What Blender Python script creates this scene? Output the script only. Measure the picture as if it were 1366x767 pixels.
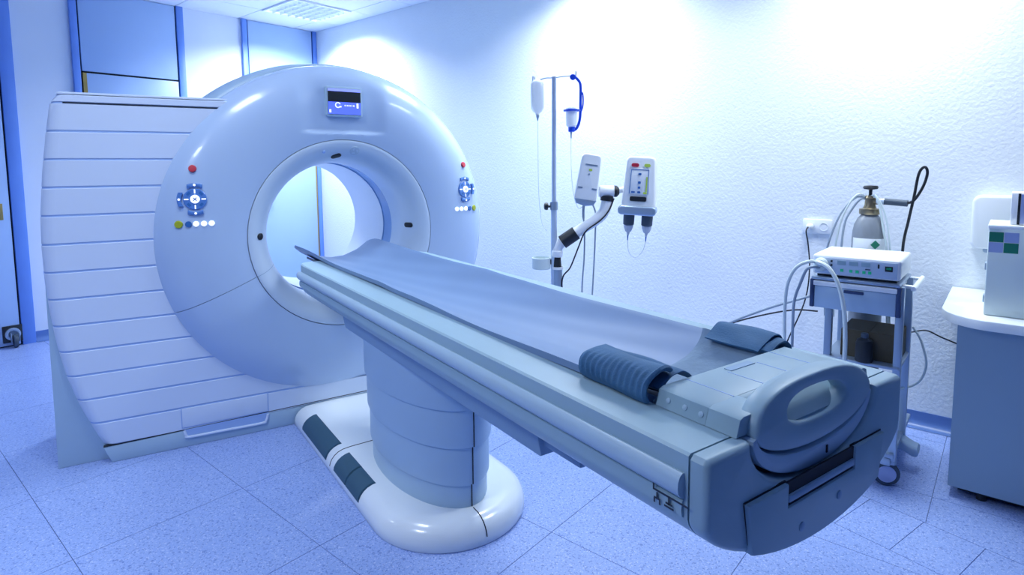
import bpy, bmesh, math, random
from mathutils import Vector, Matrix
R = math.radians
random.seed(4)
scene = bpy.context.scene
for o in list(bpy.data.objects):
    bpy.data.objects.remove(o)
col = scene.collection

# ------------------------------------------------------------------ camera
# world axes: X across the gantry face, Y along the couch towards the gantry, Z up
PITCH, ROLL, YAW, CAMZ = 0.0921, -0.0068, 0.6024, 1.42
def cam_axes():
    cp, sp = math.cos(PITCH), math.sin(PITCH)
    fwd = Vector((math.sin(YAW) * cp, math.cos(YAW) * cp, -sp))
    right = Vector((math.cos(YAW), -math.sin(YAW), 0))
    down = fwd.cross(right)
    cr, sr = math.cos(ROLL), math.sin(ROLL)
    return right * cr - down * sr, right * sr + down * cr, fwd
ax, ay, az = cam_axes()
cd = bpy.data.cameras.new('camera')
cam = bpy.data.objects.new('camera', cd)
col.objects.link(cam)
cam.matrix_world = Matrix(((ax.x, -ay.x, -az.x, 0), (ax.y, -ay.y, -az.y, 0), (ax.z, -ay.z, -az.z, CAMZ), (0, 0, 0, 1)))
cd.sensor_width = 36
cd.lens = 786.8 / 1366 * 36
cd.shift_y = -(383.5 - 293.76) / 1366
cd.clip_start = 0.02
scene.camera = cam

# ------------------------------------------------------------------ light
w = bpy.data.worlds.new('world')
scene.world = w
w.use_nodes = True
w.node_tree.nodes['Background'].inputs[0].default_value = (0.45, 0.65, 1.0, 1)
w.node_tree.nodes['Background'].inputs[1].default_value = 0.3
vs = scene.view_settings
vs.view_transform = 'Standard'
vs.look = 'None'
vs.exposure = 0.22
vs.gamma = 1
vs.use_curve_mapping = False
scene.cycles.use_denoising = True
scene.cycles.max_bounces = 8
scene.cycles.diffuse_bounces = 5

# room axes: D2 points at the right wall, D1 at the back wall
A = R(15.17)
D1 = Vector((-math.sin(A), math.cos(A), 0))
D2 = Vector((math.cos(A), math.sin(A), 0))
WR, WB, WL, WF, ZC = 3.765, 6.09, -2.3, -2.2, 2.93
def rm(a, b, z=0.0):
    return D2 * a + D1 * b + Vector((0, 0, z))
LIGHT_COL = (0.84, 0.925, 1.0)
# each ceiling luminaire: (d2, d1, watts)
FIX = [(3.2, 5.3, 52), (3.2, 2.3, 29), (3.2, 0.5, 23), (0.8, 2.3, 12), (-1.0, 1.7, 28), (-1.0, 4.7, 8)]
for i, (a, b, p) in enumerate(FIX):
    l = bpy.data.lights.new('ceiling_lamp', 'AREA')
    l.shape = 'SQUARE'
    l.size = 0.5
    l.spread = R(145)
    l.energy = p
    l.color = LIGHT_COL
    lo = bpy.data.objects.new('ceiling_lamp', l)
    lo.location = rm(a, b, ZC - 0.045)
    lo.rotation_euler = (0, 0, A)
    col.objects.link(lo)

# ------------------------------------------------------------------ materials
def mat(name, c, rough=0.5, metal=0.0, var=0.04, vscale=6.0, bump=0.0, bscale=60.0, emit=None, estr=0.0, alpha=1.0, trans=0.0, coat=0.0):
    m = bpy.data.materials.new(name)
    m.use_nodes = True
    nt = m.node_tree
    b = nt.nodes['Principled BSDF']
    tc = nt.nodes.new('ShaderNodeTexCoord')
    n = nt.nodes.new('ShaderNodeTexNoise')
    n.inputs['Scale'].default_value = vscale
    n.inputs['Detail'].default_value = 4
    nt.links.new(tc.outputs['Object'], n.inputs['Vector'])
    mx = nt.nodes.new('ShaderNodeMix')
    mx.data_type = 'RGBA'
    mx.inputs[6].default_value = (c[0] * (1 - var), c[1] * (1 - var), c[2] * (1 - var), 1)
    mx.inputs[7].default_value = (min(1, c[0] * (1 + var)), min(1, c[1] * (1 + var)), min(1, c[2] * (1 + var)), 1)
    nt.links.new(n.outputs['Fac'], mx.inputs[0])
    nt.links.new(mx.outputs[2], b.inputs['Base Color'])
    b.inputs['Roughness'].default_value = rough
    b.inputs['Metallic'].default_value = metal
    b.inputs['Coat Weight'].default_value = coat
    b.inputs['Transmission Weight'].default_value = trans
    b.inputs['Alpha'].default_value = alpha
    if bump:
        n2 = nt.nodes.new('ShaderNodeTexNoise')
        n2.inputs['Scale'].default_value = bscale
        n2.inputs['Detail'].default_value = 3
        nt.links.new(tc.outputs['Object'], n2.inputs['Vector'])
        bp = nt.nodes.new('ShaderNodeBump')
        bp.inputs['Strength'].default_value = bump
        bp.inputs['Distance'].default_value = 0.01
        nt.links.new(n2.outputs['Fac'], bp.inputs['Height'])
        nt.links.new(bp.outputs['Normal'], b.inputs['Normal'])
    if emit:
        b.inputs['Emission Color'].default_value = (*emit, 1)
        b.inputs['Emission Strength'].default_value = estr
    return m

def floor_mat():
    m = bpy.data.materials.new('speckled_vinyl')
    m.use_nodes = True
    nt = m.node_tree
    b = nt.nodes['Principled BSDF']
    tc = nt.nodes.new('ShaderNodeTexCoord')
    def mixer(fac, a, c):
        x = nt.nodes.new('ShaderNodeMix')
        x.data_type = 'RGBA'
        nt.links.new(fac, x.inputs[0])
        for k, v in ((6, a), (7, c)):
            if isinstance(v, tuple):
                x.inputs[k].default_value = (*v, 1)
            else:
                nt.links.new(v, x.inputs[k])
        return x.outputs[2]
    def ramp(src, p0, p1):
        r = nt.nodes.new('ShaderNodeValToRGB')
        r.color_ramp.elements[0].position = p0
        r.color_ramp.elements[1].position = p1
        nt.links.new(src, r.inputs[0])
        return r.outputs[0]
    def noise(s, d=2):
        n = nt.nodes.new('ShaderNodeTexNoise')
        n.inputs['Scale'].default_value = s
        n.inputs['Detail'].default_value = d
        nt.links.new(tc.outputs['Object'], n.inputs['Vector'])
        return n.outputs['Fac']
    c = mixer(noise(3, 3), (0.29, 0.41, 0.77), (0.34, 0.46, 0.83))
    c = mixer(ramp(noise(110, 2), 0.57, 0.63), c, (0.21, 0.30, 0.64))
    c = mixer(ramp(noise(170, 2), 0.60, 0.65), c, (0.54, 0.63, 0.90))
    c = mixer(ramp(noise(75, 3), 0.63, 0.67), c, (0.15, 0.24, 0.60))
    nt.links.new(c, b.inputs['Base Color'])
    b.inputs['Roughness'].default_value = 0.34
    return m

M = {}
M['floor'] = floor_mat()
M['joint'] = mat('floor_joint', (0.14, 0.2, 0.4), 0.8)
M['cove'] = mat('cove_vinyl', (0.11, 0.21, 0.5), 0.35)
M['wall_r'] = mat('embossed_wall_paint', (0.86, 0.9, 0.93), 0.6, var=0.02, bump=0.35, bscale=60)
M['wall_b'] = mat('wall_panel_white', (0.76, 0.82, 0.92), 0.45, var=0.02)
M['wall_dim'] = mat('unseen_wall_bounce_blue', (0.05, 0.13, 0.3), 0.6, var=0.03)  # invented dark blue for the unseen walls, tints and dims the bounce light
M['door'] = mat('door_blue_laminate', (0.41, 0.57, 0.85), 0.35, var=0.03)
M['frame'] = mat('blue_frame_paint', (0.16, 0.32, 0.8), 0.4, var=0.06)
M['gap'] = mat('dark_gap', (0.015, 0.02, 0.03), 0.8)
M['brass'] = mat('brass_edge', (0.42, 0.3, 0.1), 0.35, 0.6)
M['ceil'] = mat('ceiling_tile', (0.84, 0.88, 0.94), 0.8, var=0.03, vscale=40)
M['grid'] = mat('louvre_metal', (0.55, 0.62, 0.72), 0.35, 0.3)
M['glow'] = mat('lamp_tube_glow', (0.9, 0.95, 1), 0.5, emit=(0.75, 0.88, 1.0), estr=1.6)
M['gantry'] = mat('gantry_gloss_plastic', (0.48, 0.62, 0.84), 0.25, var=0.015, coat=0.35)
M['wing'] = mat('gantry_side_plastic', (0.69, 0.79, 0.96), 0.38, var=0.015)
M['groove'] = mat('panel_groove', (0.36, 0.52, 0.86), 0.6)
M['ring'] = mat('bore_ring_plastic', (0.58, 0.7, 0.84), 0.35, var=0.015)
M['bore'] = mat('bore_liner', (0.82, 0.88, 0.96), 0.4, var=0.015)
M['mylar'] = mat('scan_window_film', (0.20, 0.36, 0.66), 0.2)
M['shell'] = mat('gantry_rear_shell', (0.44, 0.6, 0.74), 0.4)
M['couch'] = mat('couch_plastic', (0.33, 0.48, 0.565), 0.40, var=0.03)
M['rail'] = mat('couch_rail_plastic', (0.42, 0.57, 0.7), 0.35, var=0.03)
M['column'] = mat('column_plastic', (0.46, 0.63, 0.79), 0.40, var=0.02)
M['plinth'] = mat('plinth_gloss', (0.80, 0.87, 0.92), 0.22, var=0.02, coat=0.3)
M['under'] = mat('underframe_paint', (0.27, 0.41, 0.58), 0.45)
M['pedal'] = mat('pedal_rubber', (0.035, 0.10, 0.16), 0.55)
M['mattress'] = mat('mattress_vinyl', (0.185, 0.285, 0.475), 0.5, var=0.05, vscale=3, bump=0.06, bscale=9)
M['cradle'] = mat('cradle_board', (0.03, 0.05, 0.10), 0.5)
M['strap'] = mat('strap_navy_canvas', (0.05, 0.15, 0.29), 0.75, var=0.2, vscale=14, bump=0.15, bscale=200)
M['strap_pad'] = mat('strap_pad_grey', (0.21, 0.31, 0.43), 0.8, var=0.2, vscale=10, bump=0.35, bscale=30)
M['black'] = mat('black_plastic', (0.012, 0.016, 0.022), 0.45)
M['rubber'] = mat('grey_rubber', (0.06, 0.09, 0.13), 0.6)
M['steel'] = mat('satin_steel', (0.62, 0.72, 0.86), 0.3, 0.35)
M['alu'] = mat('anodised_aluminium', (0.42, 0.52, 0.64), 0.35, 0.6)
M['white'] = mat('white_plastic', (0.9, 0.93, 0.95), 0.35, var=0.02)
M['cream'] = mat('cream_enamel', (0.66, 0.76, 0.77), 0.4, var=0.02)
M['counter'] = mat('cabinet_paint', (0.28, 0.4, 0.52), 0.45, var=0.02)
M['ctop'] = mat('counter_laminate', (0.86, 0.91, 0.93), 0.35, var=0.02)
M['green'] = mat('green_print', (0.01, 0.22, 0.13), 0.5)
M['green_led'] = mat('green_button', (0.02, 0.42, 0.22), 0.4, emit=(0.0, 0.5, 0.25), estr=0.15)
M['red'] = mat('red_button', (0.60, 0.03, 0.06), 0.35)
M['yellow'] = mat('yellow_green_button', (0.42, 0.48, 0.03), 0.35)
M['blue'] = mat('blue_button', (0.04, 0.16, 0.46), 0.3)
M['pad'] = mat('keypad_blue', (0.10, 0.24, 0.60), 0.3)
M['lit'] = mat('lit_white_button', (0.85, 0.88, 1.0), 0.3, emit=(0.85, 0.9, 1.0), estr=0.7)
M['screen'] = mat('screen_blue', (0.08, 0.13, 0.75), 0.2, emit=(0.10, 0.16, 0.95), estr=0.75)
M['screen_hi'] = mat('screen_light_blue', (0.2, 0.25, 0.9), 0.2, emit=(0.22, 0.28, 1.0), estr=0.9)
M['ink'] = mat('faint_grey_print', (0.48, 0.60, 0.72), 0.5)
M['dark_ink'] = mat('black_print', (0.02, 0.03, 0.05), 0.5)
M['holder'] = mat('royal_blue_plastic', (0.015, 0.08, 0.72), 0.3)
M['bag'] = mat('clear_bag_plastic', (0.90, 0.94, 1.0), 0.15, alpha=0.72)
M['clear'] = mat('clear_tube', (0.80, 0.88, 0.95), 0.2, alpha=0.45)
M['cyl'] = mat('cylinder_grey_paint', (0.24, 0.27, 0.31), 0.35, 0.0, var=0.06)
M['bronze'] = mat('valve_brass', (0.3, 0.25, 0.16), 0.35, 0.8)
M['navy'] = mat('navy_plastic', (0.03, 0.06, 0.16), 0.4)
M['drawer'] = mat('drawer_steel_blue', (0.42, 0.56, 0.72), 0.4, 0.1)
M['panel'] = mat('monitor_panel_grey', (0.52, 0.63, 0.78), 0.4)
M['card'] = mat('brown_cardboard', (0.10, 0.085, 0.055), 0.8, var=0.12)
M['hose'] = mat('pale_hose', (0.72, 0.80, 0.78), 0.35)
M['cable'] = mat('grey_cable', (0.33, 0.40, 0.48), 0.5)
M['lilac'] = mat('lilac_face', (0.42, 0.50, 0.78), 0.5)
M['lime'] = mat('lime_print', (0.55, 0.75, 0.10), 0.5)
M['glass'] = mat('syringe_glass', (0.55, 0.62, 0.75), 0.15, alpha=0.8)

# ------------------------------------------------------------------ builders
WLOC = {}
def finish(name, bm, m, parent=None, smooth=35, origin=None):
    me = bpy.data.meshes.new(name)
    bmesh.ops.recalc_face_normals(bm, faces=bm.faces[:])
    lo = Vector((min(v.co.x for v in bm.verts), min(v.co.y for v in bm.verts), min(v.co.z for v in bm.verts)))
    hi = Vector((max(v.co.x for v in bm.verts), max(v.co.y for v in bm.verts), max(v.co.z for v in bm.verts)))
    org = origin if origin is not None else Vector(((lo.x + hi.x) / 2, (lo.y + hi.y) / 2, lo.z if parent is None else (lo.z + hi.z) / 2))
    for v in bm.verts:
        v.co -= org
    for f in bm.faces:
        f.smooth = bool(smooth)
    bm.to_mesh(me)
    bm.free()
    if smooth:
        me.set_sharp_from_angle(angle=R(smooth))
    me.materials.append(M[m] if isinstance(m, str) else m)
    o = bpy.data.objects.new(name, me)
    col.objects.link(o)
    if parent is not None:
        o.parent = parent
        o.location = org - WLOC[parent.name]
    else:
        o.location = org
    WLOC[o.name] = org
    return o
def thing(name, loc, label, cat, group=None):
    o = bpy.data.objects.new(name, None)
    o.empty_display_size = 0.1
    col.objects.link(o)
    o.location = loc
    WLOC[o.name] = Vector(loc)
    return tag(o, label, cat, group)
def tag(o, label, cat, group=None):
    o['label'] = label
    o['category'] = cat
    if group:
        o['group'] = group
    return o
def struct(o, label, cat):
    o['kind'] = 'structure'
    return tag(o, label, cat)
def copy_of(o, loc, parent=None):
    c = o.copy()
    col.objects.link(c)
    c.parent = parent
    c.location = Vector(loc) - (WLOC[parent.name] if parent is not None else Vector())
    WLOC[c.name] = Vector(loc)
    return c
NB = bmesh.new
I3 = Matrix.Identity(3)
def frame(x, y, z):
    return Matrix((x, y, z)).transposed()
ROOM = frame(D2, D1, Vector((0, 0, 1)))
def box(bm, c, s, bev=0.0, seg=2, rot=I3):
    r = bmesh.ops.create_cube(bm, size=1.0)
    vs_ = r['verts']
    for v in vs_:
        v.co = Vector((v.co.x * s[0], v.co.y * s[1], v.co.z * s[2]))
    if bev:
        es = list({e for v in vs_ for e in v.link_edges})
        rb = bmesh.ops.bevel(bm, geom=es, offset=bev, segments=seg, profile=0.5, affect='EDGES')
        vs_ = list({v for f in rb['faces'] for v in f.verts} | {v for v in vs_ if v.is_valid})
    for v in vs_:
        v.co = rot @ v.co + Vector(c)
    return bm
def ring_loft(bm, rings, cap0=True, cap1=True, closed=True):
    vr = [[bm.verts.new(p) for p in r] for r in rings]
    n = len(vr[0])
    for a, b in zip(vr, vr[1:]):
        for i in range(n if closed else n - 1):
            j = (i + 1) % n
            bm.faces.new((a[i], a[j], b[j], b[i]))
    if cap0:
        bm.faces.new(vr[0])
    if cap1:
        bm.faces.new(vr[-1][::-1])
    return bm
def strip_cap(bm, ring):
    vs_ = [bm.verts.new(p) for p in ring]
    n = len(vs_)
    for i in range(n // 2 - 1):
        bm.faces.new((vs_[i], vs_[i + 1], vs_[n - 2 - i], vs_[n - 1 - i]))
def loft_strip(bm, rings):
    ring_loft(bm, rings, False, False)
    strip_cap(bm, rings[0])
    strip_cap(bm, rings[-1])
    bmesh.ops.remove_doubles(bm, verts=bm.verts[:], dist=1e-6)
    return bm
def cyl(bm, p0, p1, r0, r1=None, n=20):
    r1 = r0 if r1 is None else r1
    p0, p1 = Vector(p0), Vector(p1)
    d = (p1 - p0).normalized()
    u = d.orthogonal().normalized()
    v = d.cross(u)
    rg = lambda p, r: [p + (u * math.cos(t) + v * math.sin(t)) * r for t in [2 * math.pi * k / n for k in range(n)]]
    return ring_loft(bm, [rg(p0, r0), rg(p1, r1)])
def turned(bm, base, axis, prof, n=24, cap=True):
    """prof: (radius, height along axis)"""
    base, d = Vector(base), Vector(axis).normalized()
    u = d.orthogonal().normalized()
    v = d.cross(u)
    rings = [[base + d * h + (u * math.cos(2 * math.pi * k / n) + v * math.sin(2 * math.pi * k / n)) * max(r, 1e-4) for k in range(n)] for r, h in prof]
    return ring_loft(bm, rings, cap, cap)
def smooth_path(pts, sub=6):
    pts = [Vector(p) for p in pts]
    out = []
    for i in range(len(pts) - 1):
        p0 = pts[max(i - 1, 0)]; p1 = pts[i]; p2 = pts[i + 1]; p3 = pts[min(i + 2, len(pts) - 1)]
        for k in range(sub):
            t = k / sub
            out.append(0.5 * ((2 * p1) + (p2 - p0) * t + (2 * p0 - 5 * p1 + 4 * p2 - p3) * t * t + (3 * p1 - p0 - 3 * p2 + p3) * t ** 3))
    out.append(pts[-1])
    return out
def tube(bm, pts, r, n=10, sub=6, rfun=None):
    P = smooth_path(pts, sub) if sub > 1 else [Vector(p) for p in pts]
    t = (P[1] - P[0]).normalized()
    u = t.orthogonal().normalized()
    rings = []
    for i, p in enumerate(P):
        tt = (P[min(i + 1, len(P) - 1)] - P[max(i - 1, 0)]).normalized()
        u = (u - tt * u.dot(tt)).normalized()
        v = tt.cross(u)
        rr = rfun(i / (len(P) - 1)) if rfun else r
        rings.append([p + (u * math.cos(2 * math.pi * k / n) + v * math.sin(2 * math.pi * k / n)) * rr for k in range(n)])
    return ring_loft(bm, rings)
def prism(bm, pts, to3, d0, d1, bev=0.0, seg=2):
    """pts: 2-D polygon, to3(a, b, d) -> 3-D; extruded from d0 to d1"""
    a = [bm.verts.new(to3(p[0], p[1], d0)) for p in pts]
    b = [bm.verts.new(to3(p[0], p[1], d1)) for p in pts]
    f0 = bm.faces.new(a)
    f1 = bm.faces.new(b[::-1])
    n = len(pts)
    for i in range(n):
        bm.faces.new((a[i], b[i], b[(i + 1) % n], a[(i + 1) % n]))
    if bev:
        es = list(f0.edges)
        bmesh.ops.recalc_face_normals(bm, faces=bm.faces[:])
        bmesh.ops.bevel(bm, geom=es, offset=bev, segments=seg, profile=0.5, affect='EDGES')
    return bm
def rrect(w_, h_, r, n=5, cx=0.0, cy=0.0):
    out = []
    for sx, sy, a0 in ((1, 1, 0), (-1, 1, 90), (-1, -1, 180), (1, -1, 270)):
        for k in range(n + 1):
            t = R(a0 + 90 * k / n)
            out.append((cx + sx * (w_ / 2 - r) + r * math.cos(t), cy + sy * (h_ / 2 - r) + r * math.sin(t)))
    return out
def clip(poly, n, c):
    """keep the part of a convex 2-D polygon where n.p <= c"""
    out = []
    for i in range(len(poly)):
        p, q = poly[i], poly[(i + 1) % len(poly)]
        dp, dq = n[0] * p[0] + n[1] * p[1] - c, n[0] * q[0] + n[1] * q[1] - c
        if dp <= 0:
            out.append(p)
        if dp * dq < 0:
            t = dp / (dp - dq)
            out.append((p[0] + (q[0] - p[0]) * t, p[1] + (q[1] - p[1]) * t))
    return out
def area2(poly):
    return abs(sum(poly[i][0] * poly[(i + 1) % len(poly)][1] - poly[(i + 1) % len(poly)][0] * poly[i][1] for i in range(len(poly)))) / 2
XYZ = lambda a, b, d: Vector((a, b, d))
XZY = lambda a, b, d: Vector((a, d, b))

# ------------------------------------------------------------------ the room
def room_slab(a0, a1, b0, b1, z0, z1, bm=None):
    bm = bm or NB()
    return box(bm, rm((a0 + a1) / 2, (b0 + b1) / 2, (z0 + z1) / 2), (a1 - a0, b1 - b0, z1 - z0), rot=ROOM)
TT = 0.004
floor = struct(finish('floor', room_slab(WL, WR, WF, WB, -0.12, -TT), 'joint'), 'blue speckled vinyl tile floor under the scanner', 'floor')
ROOM_CLIP = [((D2.x, D2.y), WR - 0.002), ((-D2.x, -D2.y), -WL), ((D1.x, D1.y), WB - 0.002), ((-D1.x, -D1.y), -WF)]
def floor_tile(quad, extra):
    p = quad
    for n, c in ROOM_CLIP + extra:
        p = clip(p, n, c)
        if len(p) < 3:
            return
    if area2(p) < 0.002:
        return
    finish('floor_tile', prism(NB(), p, XYZ, -TT, 0.0), 'floor', floor, smooth=0)
G = 0.0012
def to2(a, b):
    v = rm(a, b)
    return (v.x, v.y)
def room_quad(a0, a1, b0, b1):
    return [to2(a0 + G, b0 + G), to2(a1 - G, b0 + G), to2(a1 - G, b1 - G), to2(a0 + G, b1 - G)]
TS = 0.6225
for i in range(-5, 7):
    for j in range(-5, 10):
        a0, b0 = 0.506 + i * TS, 0.672 + j * TS
        floor_tile(room_quad(a0, a0 + TS, b0, b0 + TS), [((1, 0), 2.304 - G)])
for j in range(-8, 12):                                   # narrow tiles over the cable duct beside the couch
    y0 = 0.308 + j * 0.2 if j < 5 else 1.308 + (j - 5) * 0.4
    y1 = y0 + (0.2 if j < 5 else 0.4)
    floor_tile([(2.304 + G, y0 + G), (2.600 - G, y0 + G), (2.600 - G, y1 - G), (2.304 + G, y1 - G)], [])
for i in range(-1, 4):
    for j in range(-4, 8):
        a0, b0 = 2.36 + i * TS, 0.19 + j * TS
        floor_tile(room_quad(a0, a0 + TS, b0, b0 + TS), [((-1, 0), -2.600 - G)])

wall_right = struct(finish('wall_right', room_slab(WR, WR + 0.15, WF, WB, -0.1, ZC + 0.2), 'wall_r'), 'white embossed plaster wall behind the drip stand and cart', 'wall')
wall_back = struct(finish('wall_back', room_slab(WL, WR, WB, WB + 0.15, -0.1, ZC + 0.2), 'wall_b'), 'white panelled wall with blue framed doors behind the scanner', 'wall')
wall_left = struct(finish('wall_left', room_slab(WL - 0.15, WL, WF, WB, -0.1, ZC + 0.2), 'wall_dim'), 'plain wall on the left, out of the picture, coloured blue for its bounce light', 'wall')
wall_front = struct(finish('wall_front', room_slab(WL, WR, WF - 0.15, WF, -0.1, ZC + 0.2), 'wall_dim'), 'plain wall behind the camera, coloured blue for its bounce light', 'wall')

# coved skirting
def cove(name, a0, a1, wall):
    prof = [(0.0, 0.085), (0.006, 0.085)] + [(0.006 + 0.045 * (1 - math.cos(R(t))), 0.047 - 0.045 * math.sin(R(t))) for t in range(0, 91, 15)] + [(0.0, 0.0)]
    bm = NB()
    f = (lambda p, t: rm(WR - p[0], t, p[1])) if wall == 'r' else (lambda p, t: rm(t, WB - p[0], p[1]))
    ring_loft(bm, [[f(p, t) for p in prof] for t in (a0, a1)])
    return finish(name, bm, 'cove')
struct(cove('baseboard_right', WF, WB, 'r'), 'dark blue coved skirting along the white plaster wall', 'skirting')
bb = 0
struct(cove('baseboard_back', 1.085, 1.468, 'b'), 'short blue skirting between the two left doors', 'skirting')
struct(cove('baseboard_middle', 2.365, 2.918, 'b'), 'blue skirting under the white panel behind the scanner', 'skirting')

# ceiling with lay-in tiles
ceiling = struct(finish('ceiling', room_slab(WL, WR, WF, WB, ZC + 0.02, ZC + 0.15), 'grid'), 'white suspended ceiling of square tiles', 'ceiling')
CS = 0.6
cells = {(round((a - 3.2) / CS), round((b - 5.3) / CS)) for a, b, _ in FIX}
for i in range(-9, 2):
    for j in range(-13, 3):
        if (i, j) in cells:
            continue
        a0, b0 = 2.9 + i * CS, 5.0 + j * CS
        p = [to2(a0 + .004, b0 + .004), to2(a0 + CS - .004, b0 + .004), to2(a0 + CS - .004, b0 + CS - .004), to2(a0 + .004, b0 + CS - .004)]
        for n, c in ROOM_CLIP:
            p = clip(p, n, c) if len(p) > 2 else p
        if len(p) > 2 and area2(p) > 0.002:
            finish('ceiling_tile', prism(NB(), p, XYZ, ZC, ZC + 0.02), 'ceil', ceiling, smooth=0)
FIX_LABEL = ['louvred ceiling light near the corner above the scanner', 'louvred ceiling light above the drip stand', 'louvred ceiling light above the equipment cart',
             'louvred ceiling light above the couch', 'louvred ceiling light far left near the camera', 'louvred ceiling light far left by the door wall']
for k, (a, b, p) in enumerate(FIX):
    t = thing('ceiling_light', rm(a, b, ZC - 0.03), FIX_LABEL[k], 'ceiling light', 'louvred ceiling lights')
    bm = NB()
    for da, db, sa, sb in ((-.29, 0, .02, .6), (.29, 0, .02, .6), (0, -.29, .56, .02), (0, .29, .56, .02)):
        box(bm, rm(a + da, b + db, ZC), (sa, sb, 0.03), rot=ROOM)
    finish('light_frame', bm, 'white', t, 0)
    finish('light_panel', box(NB(), rm(a, b, ZC + 0.016), (.56, .56, .006), rot=ROOM), 'glow', t, 0)
    for q in range(1, 7):
        finish('louvre_blade', box(NB(), rm(a - .28 + q * .08, b, ZC - .004), (.006, .555, .028), rot=ROOM), 'grid', t, 0)
        finish('louvre_blade', box(NB(), rm(a, b - .28 + q * .08, ZC - .004), (.555, .006, .026), rot=ROOM), 'grid', t, 0)

# ---- the back wall: frames, doors, panels
def wb(a0, a1, z0, z1, d0, d1, bm=None, bev=0.0):
    bm = bm or NB()
    return box(bm, rm((a0 + a1) / 2, WB - (d0 + d1) / 2, (z0 + z1) / 2), (a1 - a0, d1 - d0, z1 - z0), bev, rot=ROOM)
tn = [0]
def post(a0, a1, label):
    tn[0] += 1
    return struct(finish('trim_%d' % tn[0], wb(a0, a1, 0.0, ZC, 0.0, 0.035, bev=0.004), 'frame'), label, 'door frame')
post(0.995, 1.082, 'blue door frame at the far left edge')
post(1.470, 1.522, 'blue frame post left of the tall blue panels')
post(2.302, 2.362, 'blue frame post right of the tall blue panels')
post(2.920, 2.972, 'blue frame post left of the door by the corner')
post(3.715, 3.763, 'blue frame post in the corner of the room')
def door(n, a0, a1, ztop, label, handle_a, edge=None):
    d = thing('door_%d' % n, rm((a0 + a1) / 2, WB - 0.02), label, 'door')
    d['kind'] = 'structure'
    g = 0.012
    finish('door_gap', wb(a0, a1, 0.0, ZC, 0.0, 0.004), 'gap', d, 0)
    finish('door_leaf', wb(a0 + g, a1 - g, 0.012, ztop - g / 2, 0.004, 0.03, bev=0.003), 'door', d)
    finish('transom_panel', wb(a0 + g, a1 - g, ztop + g / 2 + .004, ZC - 0.004, 0.004, 0.026, bev=0.003), 'door', d)
    if edge is not None:
        e0, e1 = edge
        finish('edge_strip', wb(e0, e1, 0.012, ztop - g / 2, 0.004, 0.034), 'brass', d, 0)
    bm = NB()
    cyl(bm, rm(handle_a, WB - .03, 1.085), rm(handle_a, WB - .075, 1.085), .011)
    s = 1 if handle_a < (a0 + a1) / 2 else -1
    tube(bm, [rm(handle_a, WB - .07, 1.085), rm(handle_a + s * .05, WB - .075, 1.087), rm(handle_a + s * .115, WB - .07, 1.085)], .009, 8)
    box(bm, rm(handle_a, WB - .032, 1.085), (.04, .006, .13), .002, rot=ROOM)
    finish('door_handle', bm, 'brass', d)
    return d
d1_ = door(1, 0.08, 0.995, 2.237, 'pale blue door at the left edge with brass handle and floor roller', 0.92)
door(2, 1.522, 2.302, 2.237, 'blue door with blue transom above, left behind the scanner', 1.61, (1.534, 1.562))
door(3, 2.972, 3.715, 2.237, 'blue door beside the corner, seen through the scanner bore', 3.06, (3.695, 3.708))
# roller on the leaf of the first door
bm = NB()
box(bm, rm(.935, WB - .034, .105), (.125, .012, .135), .004, rot=ROOM)
finish('roller_plate', bm, 'black', d1_)
bm = NB()
turned(bm, rm(.935, WB - .04, .105), -D1, [(.05, 0), (.05, .012), (.036, .016), (.030, .014), (.030, .0)], 20)
finish('roller_swivel', bm, 'alu', d1_)
bm = NB()
turned(bm, rm(.945, WB - .075, .052) - D2 * .016, D2, [(.03, 0), (.049, .004), (.052, .016), (.049, .028), (.03, .032)], 22)
finish('roller_wheel', bm, 'rubber', d1_)
bm = NB()
box(bm, rm(.920, WB - .060, .08), (.006, .05, .07), .002, rot=ROOM)
box(bm, rm(.970, WB - .060, .08), (.006, .05, .07), .002, rot=ROOM)
finish('roller_fork', bm, 'alu', d1_)

# ------------------------------------------------------------------ gantry
CX, CZ = 1.107, 1.048
gan = thing('ct_gantry', (CX, 3.75, 0), 'white ring-shaped CT scanner gantry with slatted side panel', 'CT scanner')
def dome_y(r):
    pts = [(.523, 3.252), (.60, 3.240), (.70, 3.236), (.78, 3.244), (.84, 3.262), (.885, 3.288), (.915, 3.318), (.934, 3.352), (.942, 3.395)]
    sl = [0.0] + [(pts[i + 1][1] - pts[i - 1][1]) / (pts[i + 1][0] - pts[i - 1][0]) for i in range(1, len(pts) - 1)] + [8.0]
    sl[0] = -.2
    for i in range(len(pts) - 1):
        (r0, y0), (r1, y1) = pts[i], pts[i + 1]
        if r <= r1:
            h = r1 - r0
            t = max((r - r0) / h, 0)
            return (2 * t ** 3 - 3 * t * t + 1) * y0 + (t ** 3 - 2 * t * t + t) * h * sl[i] + (3 * t * t - 2 * t ** 3) * y1 + (t ** 3 - t * t) * h * sl[i + 1]
    return pts[-1][1]
def sstep(a, b, x):
    t = min(1, max(0, (x - a) / (b - a)))
    return t * t * (3 - 2 * t)
def face_y(x, z):
    r = math.hypot(x - CX, z - CZ)
    y = dome_y(r)
    wx = sstep(.26, .13, abs(x - 1.108))
    wz = sstep(1.598, 1.622, z) * sstep(1.93, 1.80, z)
    return y + 0.020 * wx * wz
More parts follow.
